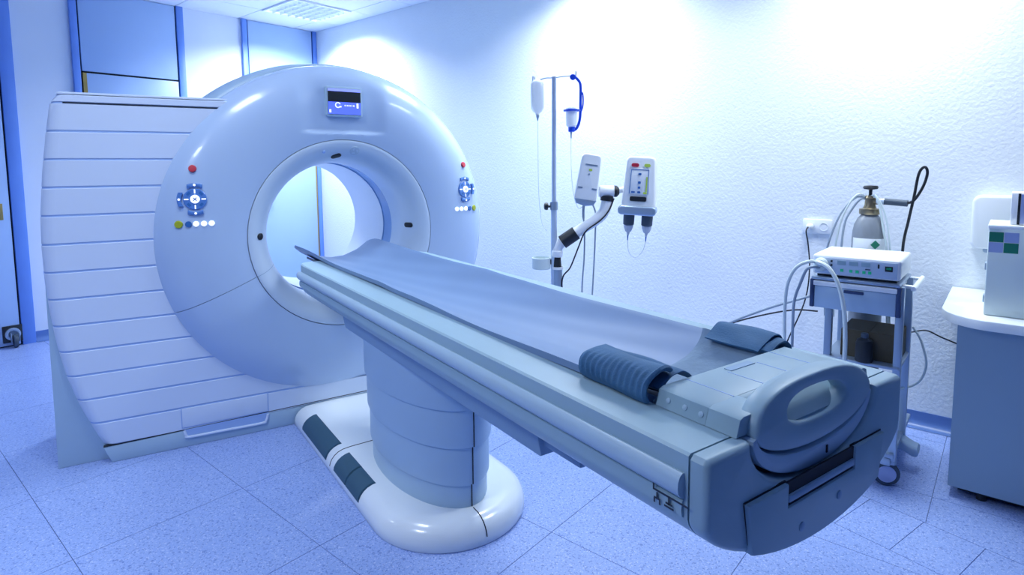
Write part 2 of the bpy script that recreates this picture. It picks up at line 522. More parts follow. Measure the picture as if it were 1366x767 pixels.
def sector(name, a0, a1, n, m):
    bm = NB()
    rs = [.523 + (.885 - .523) * k / 46 for k in range(47)] + [.895, .905, .915, .922, .928, .934, .938, .941, .942]
    rows = []
    for i in range(n + 1):
        th = R(a0 + (a1 - a0) * i / n)
        row = []
        for r in rs:
            x, z = CX + r * math.cos(th), CZ + r * math.sin(th)
            row.append(Vector((x, face_y(x, z), z)))
        row.append(Vector((CX + .942 * math.cos(th), 3.43, CZ + .942 * math.sin(th))))
        rows.append(row)
    ring_loft(bm, rows, False, False, closed=False)
    # return edges at the seams give the cover its thickness
    for row in (rows[0], rows[-1]):
        v0 = [bm.verts.new(p) for p in row]
        v1 = [bm.verts.new(p + Vector((0, .02, 0))) for p in row]
        for k in range(len(row) - 1):
            bm.faces.new((v0[k], v0[k + 1], v1[k + 1], v1[k]))
    return finish(name, bm, m, gan, 40)
SEAM = 22.0
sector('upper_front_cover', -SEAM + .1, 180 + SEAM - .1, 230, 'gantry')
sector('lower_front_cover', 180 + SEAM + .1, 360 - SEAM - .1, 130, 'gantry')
def lathe(name, prof, m, n=160, smooth=40):
    bm = NB()
    rings = [[Vector((CX + r * math.cos(2 * math.pi * k / n), y, CZ + r * math.sin(2 * math.pi * k / n))) for k in range(n)] for r, y in prof]
    ring_loft(bm, rings, False, False)
    return finish(name, bm, m, gan, smooth)
for s_ in (180 + SEAM, -SEAM):
    bm = NB()
    ring_loft(bm, [[Vector((CX + r * math.cos(R(s_ + t)), y, CZ + r * math.sin(R(s_ + t)))) for t in (-1.5, 1.5)] for r, y in ((.525, 3.262), (.60, 3.250), (.70, 3.247), (.78, 3.255), (.84, 3.273), (.885, 3.30), (.915, 3.33), (.932, 3.36), (.938, 3.42))], False, False, closed=False)
    finish('seam_liner', bm, 'gap', gan, 0)
fun = [(.5225, 3.262), (.519, 3.250)]
for k in range(0, 13):
    t = R(90 * k / 12)
    fun.append((.515 - .118 * math.sin(t), 3.249 + .19 * (1 - math.cos(t))))
lathe('bore_ring', fun + [(.397, 3.557)], 'ring')
lathe('scan_window', [(.3972, 3.556), (.402, 3.560), (.402, 3.692), (.3972, 3.696)], 'mylar')
lathe('bore_liner', [(.397, 3.696), (.397, 4.20), (.41, 4.27), (.45, 4.30)], 'bore')
lathe('rear_shell', [(.930, 3.432), (.950, 3.436), (.958, 3.445), (.985, 3.62), (.992, 3.75), (.99, 4.15), (.96, 4.26), (.90, 4.30), (.44, 4.30)], 'shell', 128)
# seam line across the ring itself
for s in (180 + SEAM, -SEAM):
    bm = NB()
    d = Vector((math.cos(R(s)), 0, math.sin(R(s))))
    u = Vector((-d.z, 0, d.x)) * .0012
    pr = [(.5225, 3.262), (.519, 3.250)] + fun[2:] + [(.397, 3.557)]
    c = Vector((CX, 0, CZ))
    ring_loft(bm, [[c + d * (r - .0006) + Vector((0, y - .0006, 0)) - u, c + d * (r - .0006) + Vector((0, y - .0006, 0)) + u] for r, y in pr], False, False, closed=False)
    finish('ring_seam', bm, 'under', gan, 0)

def on_face(x, z):
    e = .004
    p = Vector((x, face_y(x, z), z))
    px = Vector((x + e, face_y(x + e, z), z)) - p
    pz = Vector((x, face_y(x, z + e), z + e)) - p
    n = px.cross(pz).normalized()
    if n.y > 0:
        n = -n
    ex = px.normalized()
    return p, n, ex, n.cross(ex) * (1 if n.cross(ex).z > 0 else -1)
def disc_on(name, x, z, r, m, h=.006, parent=None, rx=1.0):
    p, n, ex, ez = on_face(x, z)
    bm = NB()
    prof = [(r, -.004), (r, h * .6), (r * .86, h), (r * .3, h * 1.05)]
    rings = [[p + n * hh + ex * (rr * rx * math.cos(2 * math.pi * k / 18)) + ez * (rr * math.sin(2 * math.pi * k / 18)) for k in range(18)] for rr, hh in prof]
    ring_loft(bm, rings, True, True)
    return finish(name, bm, m, parent or gan)
def keypad(cx, cz, side):
    p, n, ex, ez = on_face(cx, cz)
    bm = NB()
    rings = [[p + n * hh + ex * (rr * math.cos(2 * math.pi * k / 28)) + ez * (rr * math.sin(2 * math.pi * k / 28)) for k in range(28)] for rr, hh in [(.052, -.004), (.052, .003), (.049, .006), (.001, .006)]]
    ring_loft(bm, rings)
    kp = finish('keypad_ring', bm, 'pad', gan)
    bm = NB()
    rings = [[p + n * hh + ex * (rr * math.cos(2 * math.pi * k / 20)) + ez * (rr * math.sin(2 * math.pi * k / 20)) for k in range(20)] for rr, hh in [(.021, .005), (.021, .010), (.018, .012), (.001, .012)]]
    ring_loft(bm, rings)
    finish('centre_button', bm, 'lit', kp)
    bm = NB()
    for s in (-1, 1):
        d = (ex + ez * s).normalized()
        q = (ex * -s + ez).normalized()
        c = p + n * .0125
        bm.faces.new([bm.verts.new(c + d * a + q * b) for a, b in ((-.011, -.002), (.011, -.002), (.011, .002), (-.011, .002))])
    finish('cross_mark', bm, 'blue', kp, 0)
    for k in range(8):                       # marks around the ring
        t = R(45 * k)
        c = p + n * .0065 + ex * (.038 * math.cos(t)) + ez * (.038 * math.sin(t))
        d = ex * math.cos(t) + ez * math.sin(t)
        q = ez * math.cos(t) - ex * math.sin(t)
        bm = NB()
        a, b = (.010, .003) if k % 2 == 0 else (.006, .009)
        bm.faces.new([bm.verts.new(c + d * i_ * a + q * j_ * b) for i_, j_ in ((-1, -1), (1, -1), (1, 1), (-1, 1))])
        finish('ring_mark', bm, 'lit' if k % 2 == 0 else 'blue', kp, 0)
    for t0, on in ((90, 1), (270, 1), (180 if side < 0 else 0, 1)):     # the three bow-shaped keys
        bm = NB()
        rings = []
        for hh, g in ((-.003, 0), (.006, 0), (.008, .003)):
            ring = []
            for k in range(9):
                t = R(t0 - 32 + 8 * k)
                ring.append(p + n * hh + ex * ((.060 + g) * math.cos(t)) + ez * ((.060 + g) * math.sin(t)))
            for k in range(8, -1, -1):
                t = R(t0 - 26 + 6.5 * k)
                ring.append(p + n * hh + ex * ((.079 - g) * math.cos(t)) + ez * ((.079 - g) * math.sin(t)))
            rings.append(ring)
        ring_loft(bm, rings)
        key = finish('arrow_key', bm, 'pad', gan)
        bm = NB()
        t = R(t0)
        c = p + n * .009 + ex * (.069 * math.cos(t)) + ez * (.069 * math.sin(t))
        bm.faces.new([bm.verts.new(c + ex * (.006 * math.cos(R(a))) + ez * (.006 * math.sin(R(a)))) for a in range(0, 360, 45)])
        finish('key_light', bm, 'lit', key, 0)
keypad(.356, 1.268, -1)
keypad(1.872, 1.274, 1)
for x, z in ((.354, 1.416), (1.872, 1.428)):
    disc_on('red_stop_button', x, z, .018, 'red', .010)
for k, (x, m_, r) in enumerate(((.281, 'yellow', .019), (.322, 'blue', .015), (.354, 'lit', .0135), (.388, 'lit', .0135), (.422, 'lit', .0135))):
    disc_on('round_button', x, 1.147, r, m_)
    disc_on('round_button', 2.228 - x, 1.152, r, m_)
# display
bm = NB()
prism(bm, rrect(.205, .163, .012, cx=1.110, cy=1.777), XZY, 3.235, 3.262, .004)
finish('display_bezel', bm, 'shell', gan)
scr = finish('display_screen', box(NB(), (1.110, 3.2335, 1.777), (.182, .004, .138)), 'black', gan, 0)
def smark(name, x, z, sx, sz, m_, y=3.2312):
    return finish(name, box(NB(), (x, y, z), (sx, .0012, sz)), m_, scr, 0)
smark('status_bar', 1.110, 1.8385, .182, .014, 'screen_hi')
smark('status_area', 1.110, 1.741, .182, .066, 'screen')
bm = NB()
ring_loft(bm, [[Vector((1.072 + r * math.cos(R(a)), 3.2302, 1.757 + r * math.sin(R(a)))) for a in range(20, 341, 16)] for r in (.0105, .016)], False, False, closed=False)
finish('status_icon', bm, 'lit', scr, 0)
smark('status_icon', 1.086, 1.749, .010, .008, 'lit', 3.2302)
for x in (1.112, 1.124, 1.134, 1.144, 1.160):
    smark('status_text', x, 1.756, .006 if x != 1.160 else .010, .007, 'lit', 3.2302)
smark('status_icon', 1.182, 1.757, .011, .026, 'lit', 3.2302)
smark('status_icon', 1.029, 1.724, .010, .017, 'lit', 3.2302)
# laser slots, indicator and emblem on the ring
def ring_point(x, z):
    r = math.hypot(x - CX, z - CZ)
    for (r0, y0), (r1, y1) in zip(fun, fun[1:]):
        if r1 <= r <= r0:
            return y0 + (y1 - y0) * (r0 - r) / max(r0 - r1, 1e-6)
    return 3.25
def ring_spot(name, x, z, sx, sz, m_, ang=0, h=.004, parent=None):
    y = ring_point(x, z)
    c = Vector((CX, 0, CZ)); rad = Vector((x - CX, 0, z - CZ)); r = rad.length; rad.normalize()
    dy = (ring_point(x + rad.x * .006, z + rad.z * .006) - ring_point(x - rad.x * .006, z - rad.z * .006)) / .012
    er = (rad + Vector((0, dy, 0))).normalized()
    et = Vector((-rad.z, 0, rad.x))
    n = er.cross(et)
    if n.y > 0: n = -n
    p = Vector((x, y, z))
    bm = NB()
    rings = []
    for hh, k in ((-.006, 1), (h, 1), (h + .002, .8)):
        rings.append([p + n * hh + (er * math.cos(R(ang)) + et * math.sin(R(ang))) * (a * k) + (et * math.cos(R(ang)) - er * math.sin(R(ang))) * (b * k) for a, b in rrect(sx, sz, min(sx, sz) * .49, 5)])
    ring_loft(bm, rings)
    return finish(name, bm, m_, gan)
ring_spot('laser_slot', 1.074, 1.482, .034, .058, 'black', 20)
ring_spot('laser_slot', 1.522, 1.062, .066, .030, 'black')
ring_spot('laser_slot', .651, 1.060, .040, .034, 'black')
ring_spot('indicator_dot', .996, 1.503, .017, .017, 'groove')
em = ring_spot('emblem', 1.170, 1.510, .055, .055, 'ink', h=.0006)
for k in (0, 120, 240):
    ring_spot('emblem_swirl', 1.170 + .013 * math.cos(R(k)), 1.510 + .013 * math.sin(R(k)), .022, .010, 'ring', k + 40, h=.0022)

# slatted wing on the left
WO, WA = Vector((.26, 3.335, 0)), R(-5.0)
WX, WN = Vector((math.cos(WA), math.sin(WA), 0)), Vector((-math.sin(WA), math.cos(WA), 0))
def wing(u, z, d=0.0):
    return WO + WX * u + WN * d + Vector((0, 0, z))
ARC = [(1.760, -.425), (1.745, -.434), (1.714, -.455), (1.588, -.476), (1.405, -.501), (1.204, -.520), (1.068, -.525), (.931, -.523), (.774, -.515), (.614, -.499), (.449, -.471), (.296, -.429), (.155, -.376), (.015, -.312), (0, -.305)]
def arc_u(z):
    for (z0, u0), (z1, u1) in zip(ARC, ARC[1:]):
        if z >= z1:
            return u0 + (u1 - u0) * (z0 - z) / (z0 - z1)
    return ARC[-1][1]
ZS = [.086, .206, .329, .450, .570, .694, .820, .946, 1.075, 1.206, 1.335, 1.462, 1.590, 1.718]
def right_u(z):
    """the wing runs on behind the ring cover"""
    dz = abs(z - CZ)
    return CX - .26 - math.sqrt(max(.90 ** 2 - dz * dz, .02)) + .12 if dz < .86 else (.62 if z > 1 else 1.35)
def slat(name, z0, z1, u_r, m_='wing', d0=0.0, gap=.0045):
    bm = NB()
    us = [0, .0015, .006, .014, .026, .042, .060]
    def dep(t):
        t = min(t / .060, 1)
        return .055 * (1 - math.sqrt(max(0, 1 - (1 - t) ** 2)))
    rows = []
    for z, off in ((z0 + gap, .006), (z0 + gap, .0015), (z0 + gap + .002, .0), ((z0 + z1) / 2, 0), (z1 - gap - .002, .0), (z1 - gap, .0015), (z1 - gap, .006)):
        ul = arc_u(z)
        row = [wing(ul, z, .075 + d0)]
        row += [wing(ul + t, z, dep(t) + off + d0) for t in us]
        row += [wing(ul + .06 + (u_r - ul - .06) * k / 3, z, off + d0) for k in (1, 2, 3)]
        row.append(wing(u_r, z, .075 + d0))
        rows.append(row)
    ring_loft(bm, rows, False, False, closed=False)
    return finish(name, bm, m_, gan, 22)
for z0, z1 in zip(ZS, ZS[1:]):
    slat('side_slat', z0, z1, max(right_u(z0), right_u(z1)))
slat('top_slat', 1.718, 1.758, .66, 'wing')
# backing that shows in the joints, their shade put into its bluer colour
bm = NB()
rows = []
for k in range(61):
    z = .088 + (1.752 - .088) * k / 60
    ul = arc_u(z) + .001
    ur = right_u(z) + .05
    row = [wing(ul, z, .07)] + [wing(ul + t, z, .055 * (1 - math.sqrt(1 - (1 - t / .06) ** 2)) + .0028) for t in (0, .0015, .006, .014, .026, .042, .06)] + [wing(ur, z, .0028), wing(ur, z, .07)]
    rows.append(row)
ring_loft(bm, rows, False, False, closed=False)
finish('wing_backing', bm, 'groove', gan, 30)
finish('top_joint', prism(NB(), [(-.40, 1.7155), (.62, 1.7155), (.62, 1.7205), (-.40, 1.7205)], lambda u, z, d: wing(u, z, d), -.0006, .004), 'gap', gan, 0)
# top cap and the flat end panel behind the wing
bm = NB()
prism(bm, [(-.425, 1.7565), (.80, 1.7565), (.80, 1.768), (-.415, 1.768)], lambda u, z, d: wing(u, z, d), .012, .60, .003)
finish('wing_top_cap', bm, 'wing', gan)
bm = NB()
prism(bm, [(-.529, 0.0), (-.20, 0.0), (.3, .3), (.3, 1.74), (-.40, 1.74), (-.47, 1.55), (-.515, 1.2), (-.5235, .85)], lambda u, z, d: wing(u, z, d), .055, .60, .004)
finish('end_panel', bm, 'shell', gan)
# rounded strip drawing the gap line along the curved edge of the wing
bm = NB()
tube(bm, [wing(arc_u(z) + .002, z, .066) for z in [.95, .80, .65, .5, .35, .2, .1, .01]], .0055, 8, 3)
finish('wing_edge_gap', bm, 'groove', gan)
# plinth with the pull-out drawer and recessed grip
bm = NB()
prism(bm, [(-.345, .082), (-.312, 0), (1.75, 0), (1.75, .112), (1.0, .112), (.39, .100), (-.02, .088)], lambda u, z, d: wing(u, z, d), .0, .30, .005)
finish('plinth', bm, 'shell', gan)
finish('plinth_joint', prism(NB(), [(-.342, .083), (.95, .110), (.95, .1135), (-.342, .0865)], lambda u, z, d: wing(u, z, d), -.0008, .02), 'gap', gan, 0)
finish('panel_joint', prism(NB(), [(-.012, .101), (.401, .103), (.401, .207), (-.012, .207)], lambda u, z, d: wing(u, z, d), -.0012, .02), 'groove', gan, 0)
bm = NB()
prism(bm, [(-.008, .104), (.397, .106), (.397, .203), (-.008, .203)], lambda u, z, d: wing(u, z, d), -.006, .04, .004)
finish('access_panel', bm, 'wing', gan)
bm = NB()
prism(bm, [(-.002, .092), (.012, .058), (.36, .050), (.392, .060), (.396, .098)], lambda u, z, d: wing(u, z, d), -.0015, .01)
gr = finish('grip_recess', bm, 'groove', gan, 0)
bm = NB()
tube(bm, [wing(-.002, .088, -.002), wing(.006, .062, -.004), wing(.02, .052, -.006), wing(.18, .049, -.006), wing(.36, .046, -.006), wing(.385, .056, -.004), wing(.396, .09, -.002)], .007, 8, 4)
finish('grip_lip', bm, 'wing', gr)
# body that closes the gantry below the ring
bm = NB()
box(bm, (CX, 3.82, .30), (1.30, .74, .60), .03)
finish('gantry_foot', bm, 'shell', gan)

# ------------------------------------------------------------------ couch
KX = 1.110
couch = thing('patient_couch', (KX, 2.3, 0), 'grey-blue patient couch on a banded column in front of the scanner', 'patient table')
# floor slab
def slab_outline(inset, n=40):
    r = .325 - inset
    yf = 2.112
    pts = [(KX - r, 3.27)]
    for k in range(n + 1):
        t = R(180 + 180 * k / n)
        pts.append((KX + r * math.cos(t), yf + r * math.sin(t)))
    pts.append((KX + r, 3.27))
    return pts
bm = NB()
rings = []
for ins, z in ((0.004, 0), (0, .006), (0, .030), (.004, .046), (.012, .062), (.024, .076), (.042, .088), (.064, .095), (.10, .098)):
    rings.append([Vector((x, y, z)) for x, y in slab_outline(ins)])
ring_loft(bm, rings, False, True)
finish('floor_plinth', bm, 'plinth', couch, 50)
def slab_z(ins):
    P = [(0.004, 0), (0, .030), (.004, .046), (.012, .062), (.024, .076), (.042, .088), (.064, .095), (.10, .098)]
    for (a, za), (b, zb) in zip(P[1:], P[2:]):
        if a <= ins <= b:
            return za + (zb - za) * (ins - a) / (b - a)
    return .098
def slab_line(pts, name):
    bm = NB()
    tube(bm, pts, .0022, 6, 1)
    finish(name, bm, 'gap', couch, 0)
slab_line([Vector((KX - .325 + i_, 2.655, slab_z(i_))) for i_ in (.0005, .004, .012, .024, .042, .064, .1, .2, .325)], 'plinth_seam')
slab_line([Vector((KX - .004, 2.112 - .325 + i_, slab_z(i_))) for i_ in (.0005, .004, .012, .024, .042, .064, .1)], 'plinth_seam')
for y0, y1, nc in ((2.71, 3.12, 1), (2.275, 2.60, 2)):
    pd = None
    for k in range(nc):
        ya, yb = y0 + (y1 - y0) * k / nc + .003, y0 + (y1 - y0) * (k + 1) / nc - .003
        rings = []
        for y in (ya, ya + .004, yb - .004, yb):
            e = 0 if y in (ya, yb) else .005
            prof = [(.002, .034), (.004, .048), (.012, .063), (.024, .077), (.042, .089), (.062, .096), (.078, .098)]
            rings.append([Vector((KX - .325 + a - e * .8, y, z + e)) for a, z in prof] + [Vector((KX - .325 + .078, y, .08)), Vector((KX - .325 + .03, y, .03))])
        bm = NB()
        ring_loft(bm, rings)
        finish('foot_pedal', bm, 'pedal', couch)
# telescopic column: elliptical bands, each lower one a little smaller
def ell(a, b, z, n=72):
    return [Vector((KX + a * math.cos(2 * math.pi * k / n), 2.30 + b * math.sin(2 * math.pi * k / n), z)) for k in range(n)]
for k, (z0, z1) in enumerate(((.09, .196), (.192, .350), (.346, .505), (.500, .735))):
    a, b = .194 + .010 * k, .402 + .011 * k
    bm = NB()
    ring_loft(bm, [ell(a - .012, b - .012, z0), ell(a - .002, b - .002, z0 + .0005), ell(a, b, z0 + .006), ell(a, b, z1)], True, True)
    bd = finish('column_band', bm, 'column', couch, 45)
    if k < 3:
        finish('band_joint', box(NB(), (KX - .004, 2.30 - b, (z0 + z1) / 2), (.003, .006, z1 - z0 - .004)), 'gap', bd, 0)
# underframe
bm = NB()
prism(bm, [(.885, .672), (.878, .70), (.86, .80), (1.36, .80), (1.342, .70), (1.335, .672)], lambda a, b, d: Vector((a, d, b)), 1.16, 2.66, .006)
finish('underframe', bm, 'under', couch)
bm = NB()
box(bm, (KX, 1.09, .735), (.44, .15, .07), .006)
finish('underframe_bracket', bm, 'under', couch)
bm = NB()
box(bm, (KX, .995, .745), (.42, .10, .05), .006)
finish('underframe_bracket', bm, 'under', couch)
# couch body: D-shaped section with a shallow trough for the cradle
HW = .345
def body_sec(ins=0.0, top=.945, n=22):
    hw = HW - ins
    P = [(-hw, top - .004), (-hw + .006, top), (-.232, top)]
    for k in range(1, 12):
        x = -.232 + .464 * k / 12
        P.append((x, top - .005 - .085 * (1 - (x / .232) ** 2)))
    P += [(.232, top), (hw - .006, top), (hw, top - .004), (hw, .832 + ins)]
    for k in range(1, n):
        t = k / n
        x = hw * math.cos(math.pi * t)
        P.append((x, .832 + ins - (.124) * math.sqrt(max(0, 1 - (x / hw) ** 2)) ** 1.25))
    P.append((-hw, .832 + ins))
    return P
bm = NB()
ring_loft(bm, [[Vector((KX + x, y, z)) for x, z in body_sec(i_)] for y, i_ in ((.604, 0), (2.93, 0), (2.965, .006), (2.990, .018), (3.0, .034))])
finish('couch_body', bm, 'couch', couch, 30)
for s in (-1, 1):
    prof = [(0, .909), (.006, .910), (.013, .905), (.017, .896), (.018, .886), (.016, .876), (.010, .868), (.004, .865), (0, .864)]
    bm = NB()
    ring_loft(bm, [[Vector((KX + s * (HW - .002 + a * k), y, .887 + (z - .887) * k)) for a, z in prof] for y, k in ((.612, 1), (2.94, 1), (2.975, .9), (2.99, .5))])
    finish('side_rail', bm, 'rail', couch, 40)
    bm = NB()
    ring_loft(bm, [[Vector((KX + s * (HW - .002 + a), y, z)) for a, z in ((0, .863), (.006, .861), (.008, .846), (.006, .834), (0, .831))] for y in (.612, 2.96)])
    finish('lower_side_strip', bm, 'couch', couch, 40)
# printed limit mark on the left side
x = KX - HW - .0085
SH = -.014
def side_ink(y, z, sy, sz):
    return finish('limit_mark', box(NB(), (x, y + SH, z), (.001, sy, sz)), 'dark_ink', couch, 0)
side_ink(.648, .8585, .075, .003); side_ink(.684, .866, .003, .016); side_ink(.650, .851, .003, .014); side_ink(.650, .846, .014, .003); side_ink(.650, .840, .020, .003)
side_ink(.676, .850, .003, .010); side_ink(.676, .844, .014, .003); side_ink(.682, .839, .003, .008); side_ink(.670, .839, .003, .008)
# end cap at the foot, cut out for the cradle
YE = .566
cap = []
cap += [(-HW, .937), (-HW + .008, .945), (-.226, .945)]
for k in range(1, 20):
    t = R(180 + 180 * k / 20)
    cap.append((.226 * math.cos(t), .945 + .118 * math.sin(t)))
cap += [(.226, .945), (HW - .008, .945), (HW, .937), (HW, .832)]
cap_arc = []
for k in range(1, 26):
    xx = HW * math.cos(math.pi * k / 26)
    cap_arc.append((xx, .832 - .124 * math.sqrt(max(0, 1 - (xx / HW) ** 2)) ** 1.25))
cap += cap_arc + [(-HW, .832)]
bm = NB()
prism(bm, cap, lambda a, b, d: Vector((KX + a, d, b)), YE, .600, .012, 3)
finish('end_cap', bm, 'couch', couch, 40)
finish('cradle_gap', prism(NB(), [(p[0] * .99, p[1]) for p in cap[2:23]], lambda a, b, d: Vector((KX + a, d, b)), YE + .0335, YE + .037), 'gap', couch, 0)
# lower apron with the notch
NX, AX = .122, .245
ap = [(-AX, .842), (-NX, .842), (-NX, .797), (NX, .797), (NX, .842), (AX, .842)]
ap += [(p[0], p[1] + .0015) for p in cap_arc if abs(p[0]) < AX]
bm = NB()
prism(bm, ap, lambda a, b, d: Vector((KX + a, d, b)), YE - .010, YE + .006, .003)
apron = finish('end_apron', bm, 'couch', couch, 30)
for px_, pz_ in ((-.075, .745), (.060, .762)):
    finish('apron_screw', turned(NB(), (KX + px_, YE - .009, pz_), (0, -1, 0), [(.009, 0), (.009, .002), (.006, .003)], 14), 'under', apron)  # darker colour makes the heads read as shaded hollows
g_ = .003
finish('apron_gap', prism(NB(), [(-AX - g_, .842 + g_), (-NX + g_, .842 + g_), (-NX + g_, .797 + g_), (NX - g_, .797 + g_), (NX - g_, .842 + g_), (AX + g_, .842 + g_)] + [(p[0], p[1] + .004) for p in cap_arc if abs(p[0]) < AX + g_], lambda a, b, d: Vector((KX + a, d, b)), YE - .0012, YE + .002), 'gap', couch, 0)
finish('notch_recess', box(NB(), (KX, YE - .003, .820), (NX * 2, .004, .046)), 'gap', couch, 0)
bm = NB()
box(bm, (KX, YE - .006, .812), (NX * 2 - .004, .008, .014), .003)
finish('release_bar', bm, 'under', couch)
# cradle: curved end crescent, end block and grab handle
cres = []
for k in range(25):
    t = R(180 + 180 * k / 24)
    cres.append((.213 * math.cos(t), .940 + .103 * math.sin(t)))
for k in range(24, -1, -1):
    t = R(180 + 180 * k / 24)
    cres.append((.200 * math.cos(t), .945 + .068 * math.sin(t)))
bm = NB()
prism(bm, cres, lambda a, b, d: Vector((KX + a, d, b)), YE + .006, 1.0, .004)
cradle = finish('cradle_end', bm, 'rail', couch, 40)
finish('cradle_slot', box(NB(), (KX + .035, YE + .0055, .859), (.006, .003, .016), .001), 'gap', cradle)
bm = NB()
blk = [(-.236, .946), (-.226, .977), (-.215, .981), (.215, .981), (.226, .977), (.236, .946)]
prism(bm, blk, lambda a, b, d: Vector((KX + a, d, b)), .655, .772, .003)
block = finish('end_block', bm, 'couch', couch, 30)
for a0, a1, b0, b1 in ((-.151, -.149, .656, .770), (.149, .151, .656, .770), (-.045, -.043, .656, .745), (.060, .062, .656, .745)):
    finish('block_seam', box(NB(), (KX + (a0 + a1) / 2, (b0 + b1) / 2, .981), (a1 - a0, b1 - b0, .0012)), 'groove', block, 0)
finish('vent_plate', box(NB(), (KX + .008, .752, .9815), (.085, .018, .0018)), 'under', block, 0)
for y in (.668, .705, .745):
    finish('block_screw', turned(NB(), (KX - .231, y, .962), (-1, 0, .3), [(.0055, -.002), (.0055, .0012), (.003, .002)], 12), 'rail', block)
# handle loop: superelliptic section swept round the opening
bm = NB()
N = 64
rings = []
for k in range(N):
    t = 2 * math.pi * k / N
    c, s = math.cos(t), math.sin(t)
    hx = .106 * math.copysign(abs(c) ** .8, c); hz = .962 + (.031 * s if s > 0 else .028 * s)
    if s >= 0:
        ox = .207 * math.copysign(abs(c) ** .78, c); oz = .950 + .068 * s ** .85
    else:
        ox = .207 * math.copysign(abs(c) ** .95, c); oz = .950 - .064 * abs(s) ** 1.05
    ring = []
    wid = math.hypot(ox - hx, oz - hz)
    for q in range(16):
        a = 2 * math.pi * q / 16
        ca, sa = math.cos(a), math.sin(a)
        e = .30
        rr = math.copysign(abs(ca) ** e, ca)
        yy = math.copysign(abs(sa) ** .38, sa)
        f = .5 + .5 * rr
        ring.append(Vector((KX + hx + (ox - hx) * f, .590 + .0215 * yy + (.012 if s > 0 else 0) * s, hz + (oz - hz) * f)))
    rings.append(ring)
rings.append(rings[0])
ring_loft(bm, rings, False, False)
bmesh.ops.remove_doubles(bm, verts=bm.verts[:], dist=1e-5)
finish('grab_handle', bm, 'couch', couch, 60)
bm = NB()
prism(bm, [(.584, .938), (.584, .915), (.655, .915), (.655, .980), (.640, .976)], lambda a, b, d: Vector((d, a, b)), KX - .140, KX + .140, .001)
finish('handle_web', bm, 'couch', couch)
for s_ in (-1, 1):
    sh = [(s_ * .140, .946), (s_ * .140, .981), (s_ * .215, .981), (s_ * .226, .977), (s_ * .236, .946)]
    finish('block_shoulder', prism(NB(), sh, lambda a, b, d: Vector((KX + a, d, b)), .590, .655, .002), 'couch', couch, 30)
# cradle board that carries the mattress into the bore
def trough(x, edge, mid):
    t = min(1, abs(x) / .24)
    return mid + (edge - mid) * t ** 2.1
bm = NB()
rings = []
for y, hw in ((.79, .230), (3.25, .230), (3.31, .215), (3.34, .18)):
    top = [Vector((KX + hw * q / 10, y, trough(hw * q / 10, .943, .868))) for q in range(-10, 11)]
    bot = [p - Vector((0, 0, .012)) for p in reversed(top)]
    rings.append(top + bot)
loft_strip(bm, rings)
finish('cradle_board', bm, 'cradle', couch, 40)

# ------------------------------------------------------------------ mattress
bm = NB()
rings = []
NQ = 28
ys = [.80 + (3.50 - .80) * k / 60 for k in range(61)] + [3.52, 3.535, 3.543]
for y in ys:
    lift = .010 * sstep(2.4, 3.4, y) + .004 * math.sin(y * 4.1) * sstep(3.5, 2.6, y) - .008 * sstep(2.2, 2.0, y) * sstep(.9, 1.6, y)
    e = sstep(3.50, 3.545, y)
    top, bot = [], []
    for q in range(-NQ, NQ + 1):
        x = (.243 - .02 * sstep(3.42, 3.54, y)) * q / NQ
        wob = .0025 * math.sin(y * 7 + q * .2) * math.cos(q * .33 + y * 2)
        zt = trough(x, .968 + lift, .884) + wob
        th = .025 * math.sqrt(max(.5, 1 - (abs(q) / NQ) ** 12)) * (1 - .75 * e)
        top.append(Vector((KX + x, y, zt - .008 * e)))
        bot.append(Vector((KX + x * .995, y, zt - th - .004 * e)))
    rings.append(top + bot[::-1])
loft_strip(bm, rings)
tag(finish('couch_mattress', bm, 'mattress', None, 50), 'smooth blue vinyl mattress with upturned edges on the couch', 'mattress')

# ------------------------------------------------------------------ restraint strap
st = thing('restraint_strap', (KX, .98, .92), 'navy padded restraint strap folded across the foot of the mattress', 'strap')
def ribbon(name, sec, y0, y1, th, m_, rows=14, pleat=0.0, skew=0.0):
    bm = NB()
    P = smooth_path([(a, 0, b) for a, b in sec], 5)
    nrm = []
    for i in range(len(P)):
        t = (P[min(i + 1, len(P) - 1)] - P[max(i - 1, 0)]).normalized()
        nrm.append(Vector((-t.z, 0, t.x)))
    rings = []
    for k in range(rows + 1):
        y = y0 + (y1 - y0) * k / rows
        e = th * (.35 if k in (0, rows) else 1)
        top, bot = [], []
        for i, p in enumerate(P):
            f = i / (len(P) - 1)
            pl = pleat * math.sin(2 * math.pi * k / 4.0) * sstep(.1, .3, f) * sstep(.75, .5, f)
            pl += .0018 * math.sin(17 * y + 9 * f) + .0012 * math.sin(41 * y - 13 * f)
            yy = y + skew * f
            top.append(Vector((KX + p.x, yy, p.z)) + nrm[i] * (e / 2 + pl))
            bot.append(Vector((KX + p.x, yy, p.z)) - nrm[i] * (e / 2 - pl))
        rings.append(top + bot[::-1])
    loft_strip(bm, rings)
    return finish(name, bm, m_, st, 60)
ribbon('left_cuff', [(-.246, .952), (-.256, .966), (-.252, .986), (-.234, 1.000), (-.205, 1.006), (-.180, 1.002)], .780, .980, .010, 'strap', 48, .0022)
ribbon('cuff_flap', [(-.215, .968), (-.196, .986), (-.172, .996), (-.150, .994), (-.118, .974)], .776, .990, .006, 'strap', 14)
ribbon('cuff_binding', [(-.247, .953), (-.257, .967), (-.253, .987), (-.235, 1.002), (-.205, 1.008), (-.180, 1.004)], .778, .790, .011, 'strap', 2)
ribbon('pad', [(-.165, .944), (-.11, .916), (-.04, .902), (.04, .903), (.12, .920), (.175, .950), (.200, .978)], .778, .965, .010, 'strap_pad', 18, 0, .03)
ribbon('right_cuff', [(.175, .968), (.205, .985), (.240, .988), (.260, .972), (.262, .952)], .782, .965, .009, 'strap', 18)
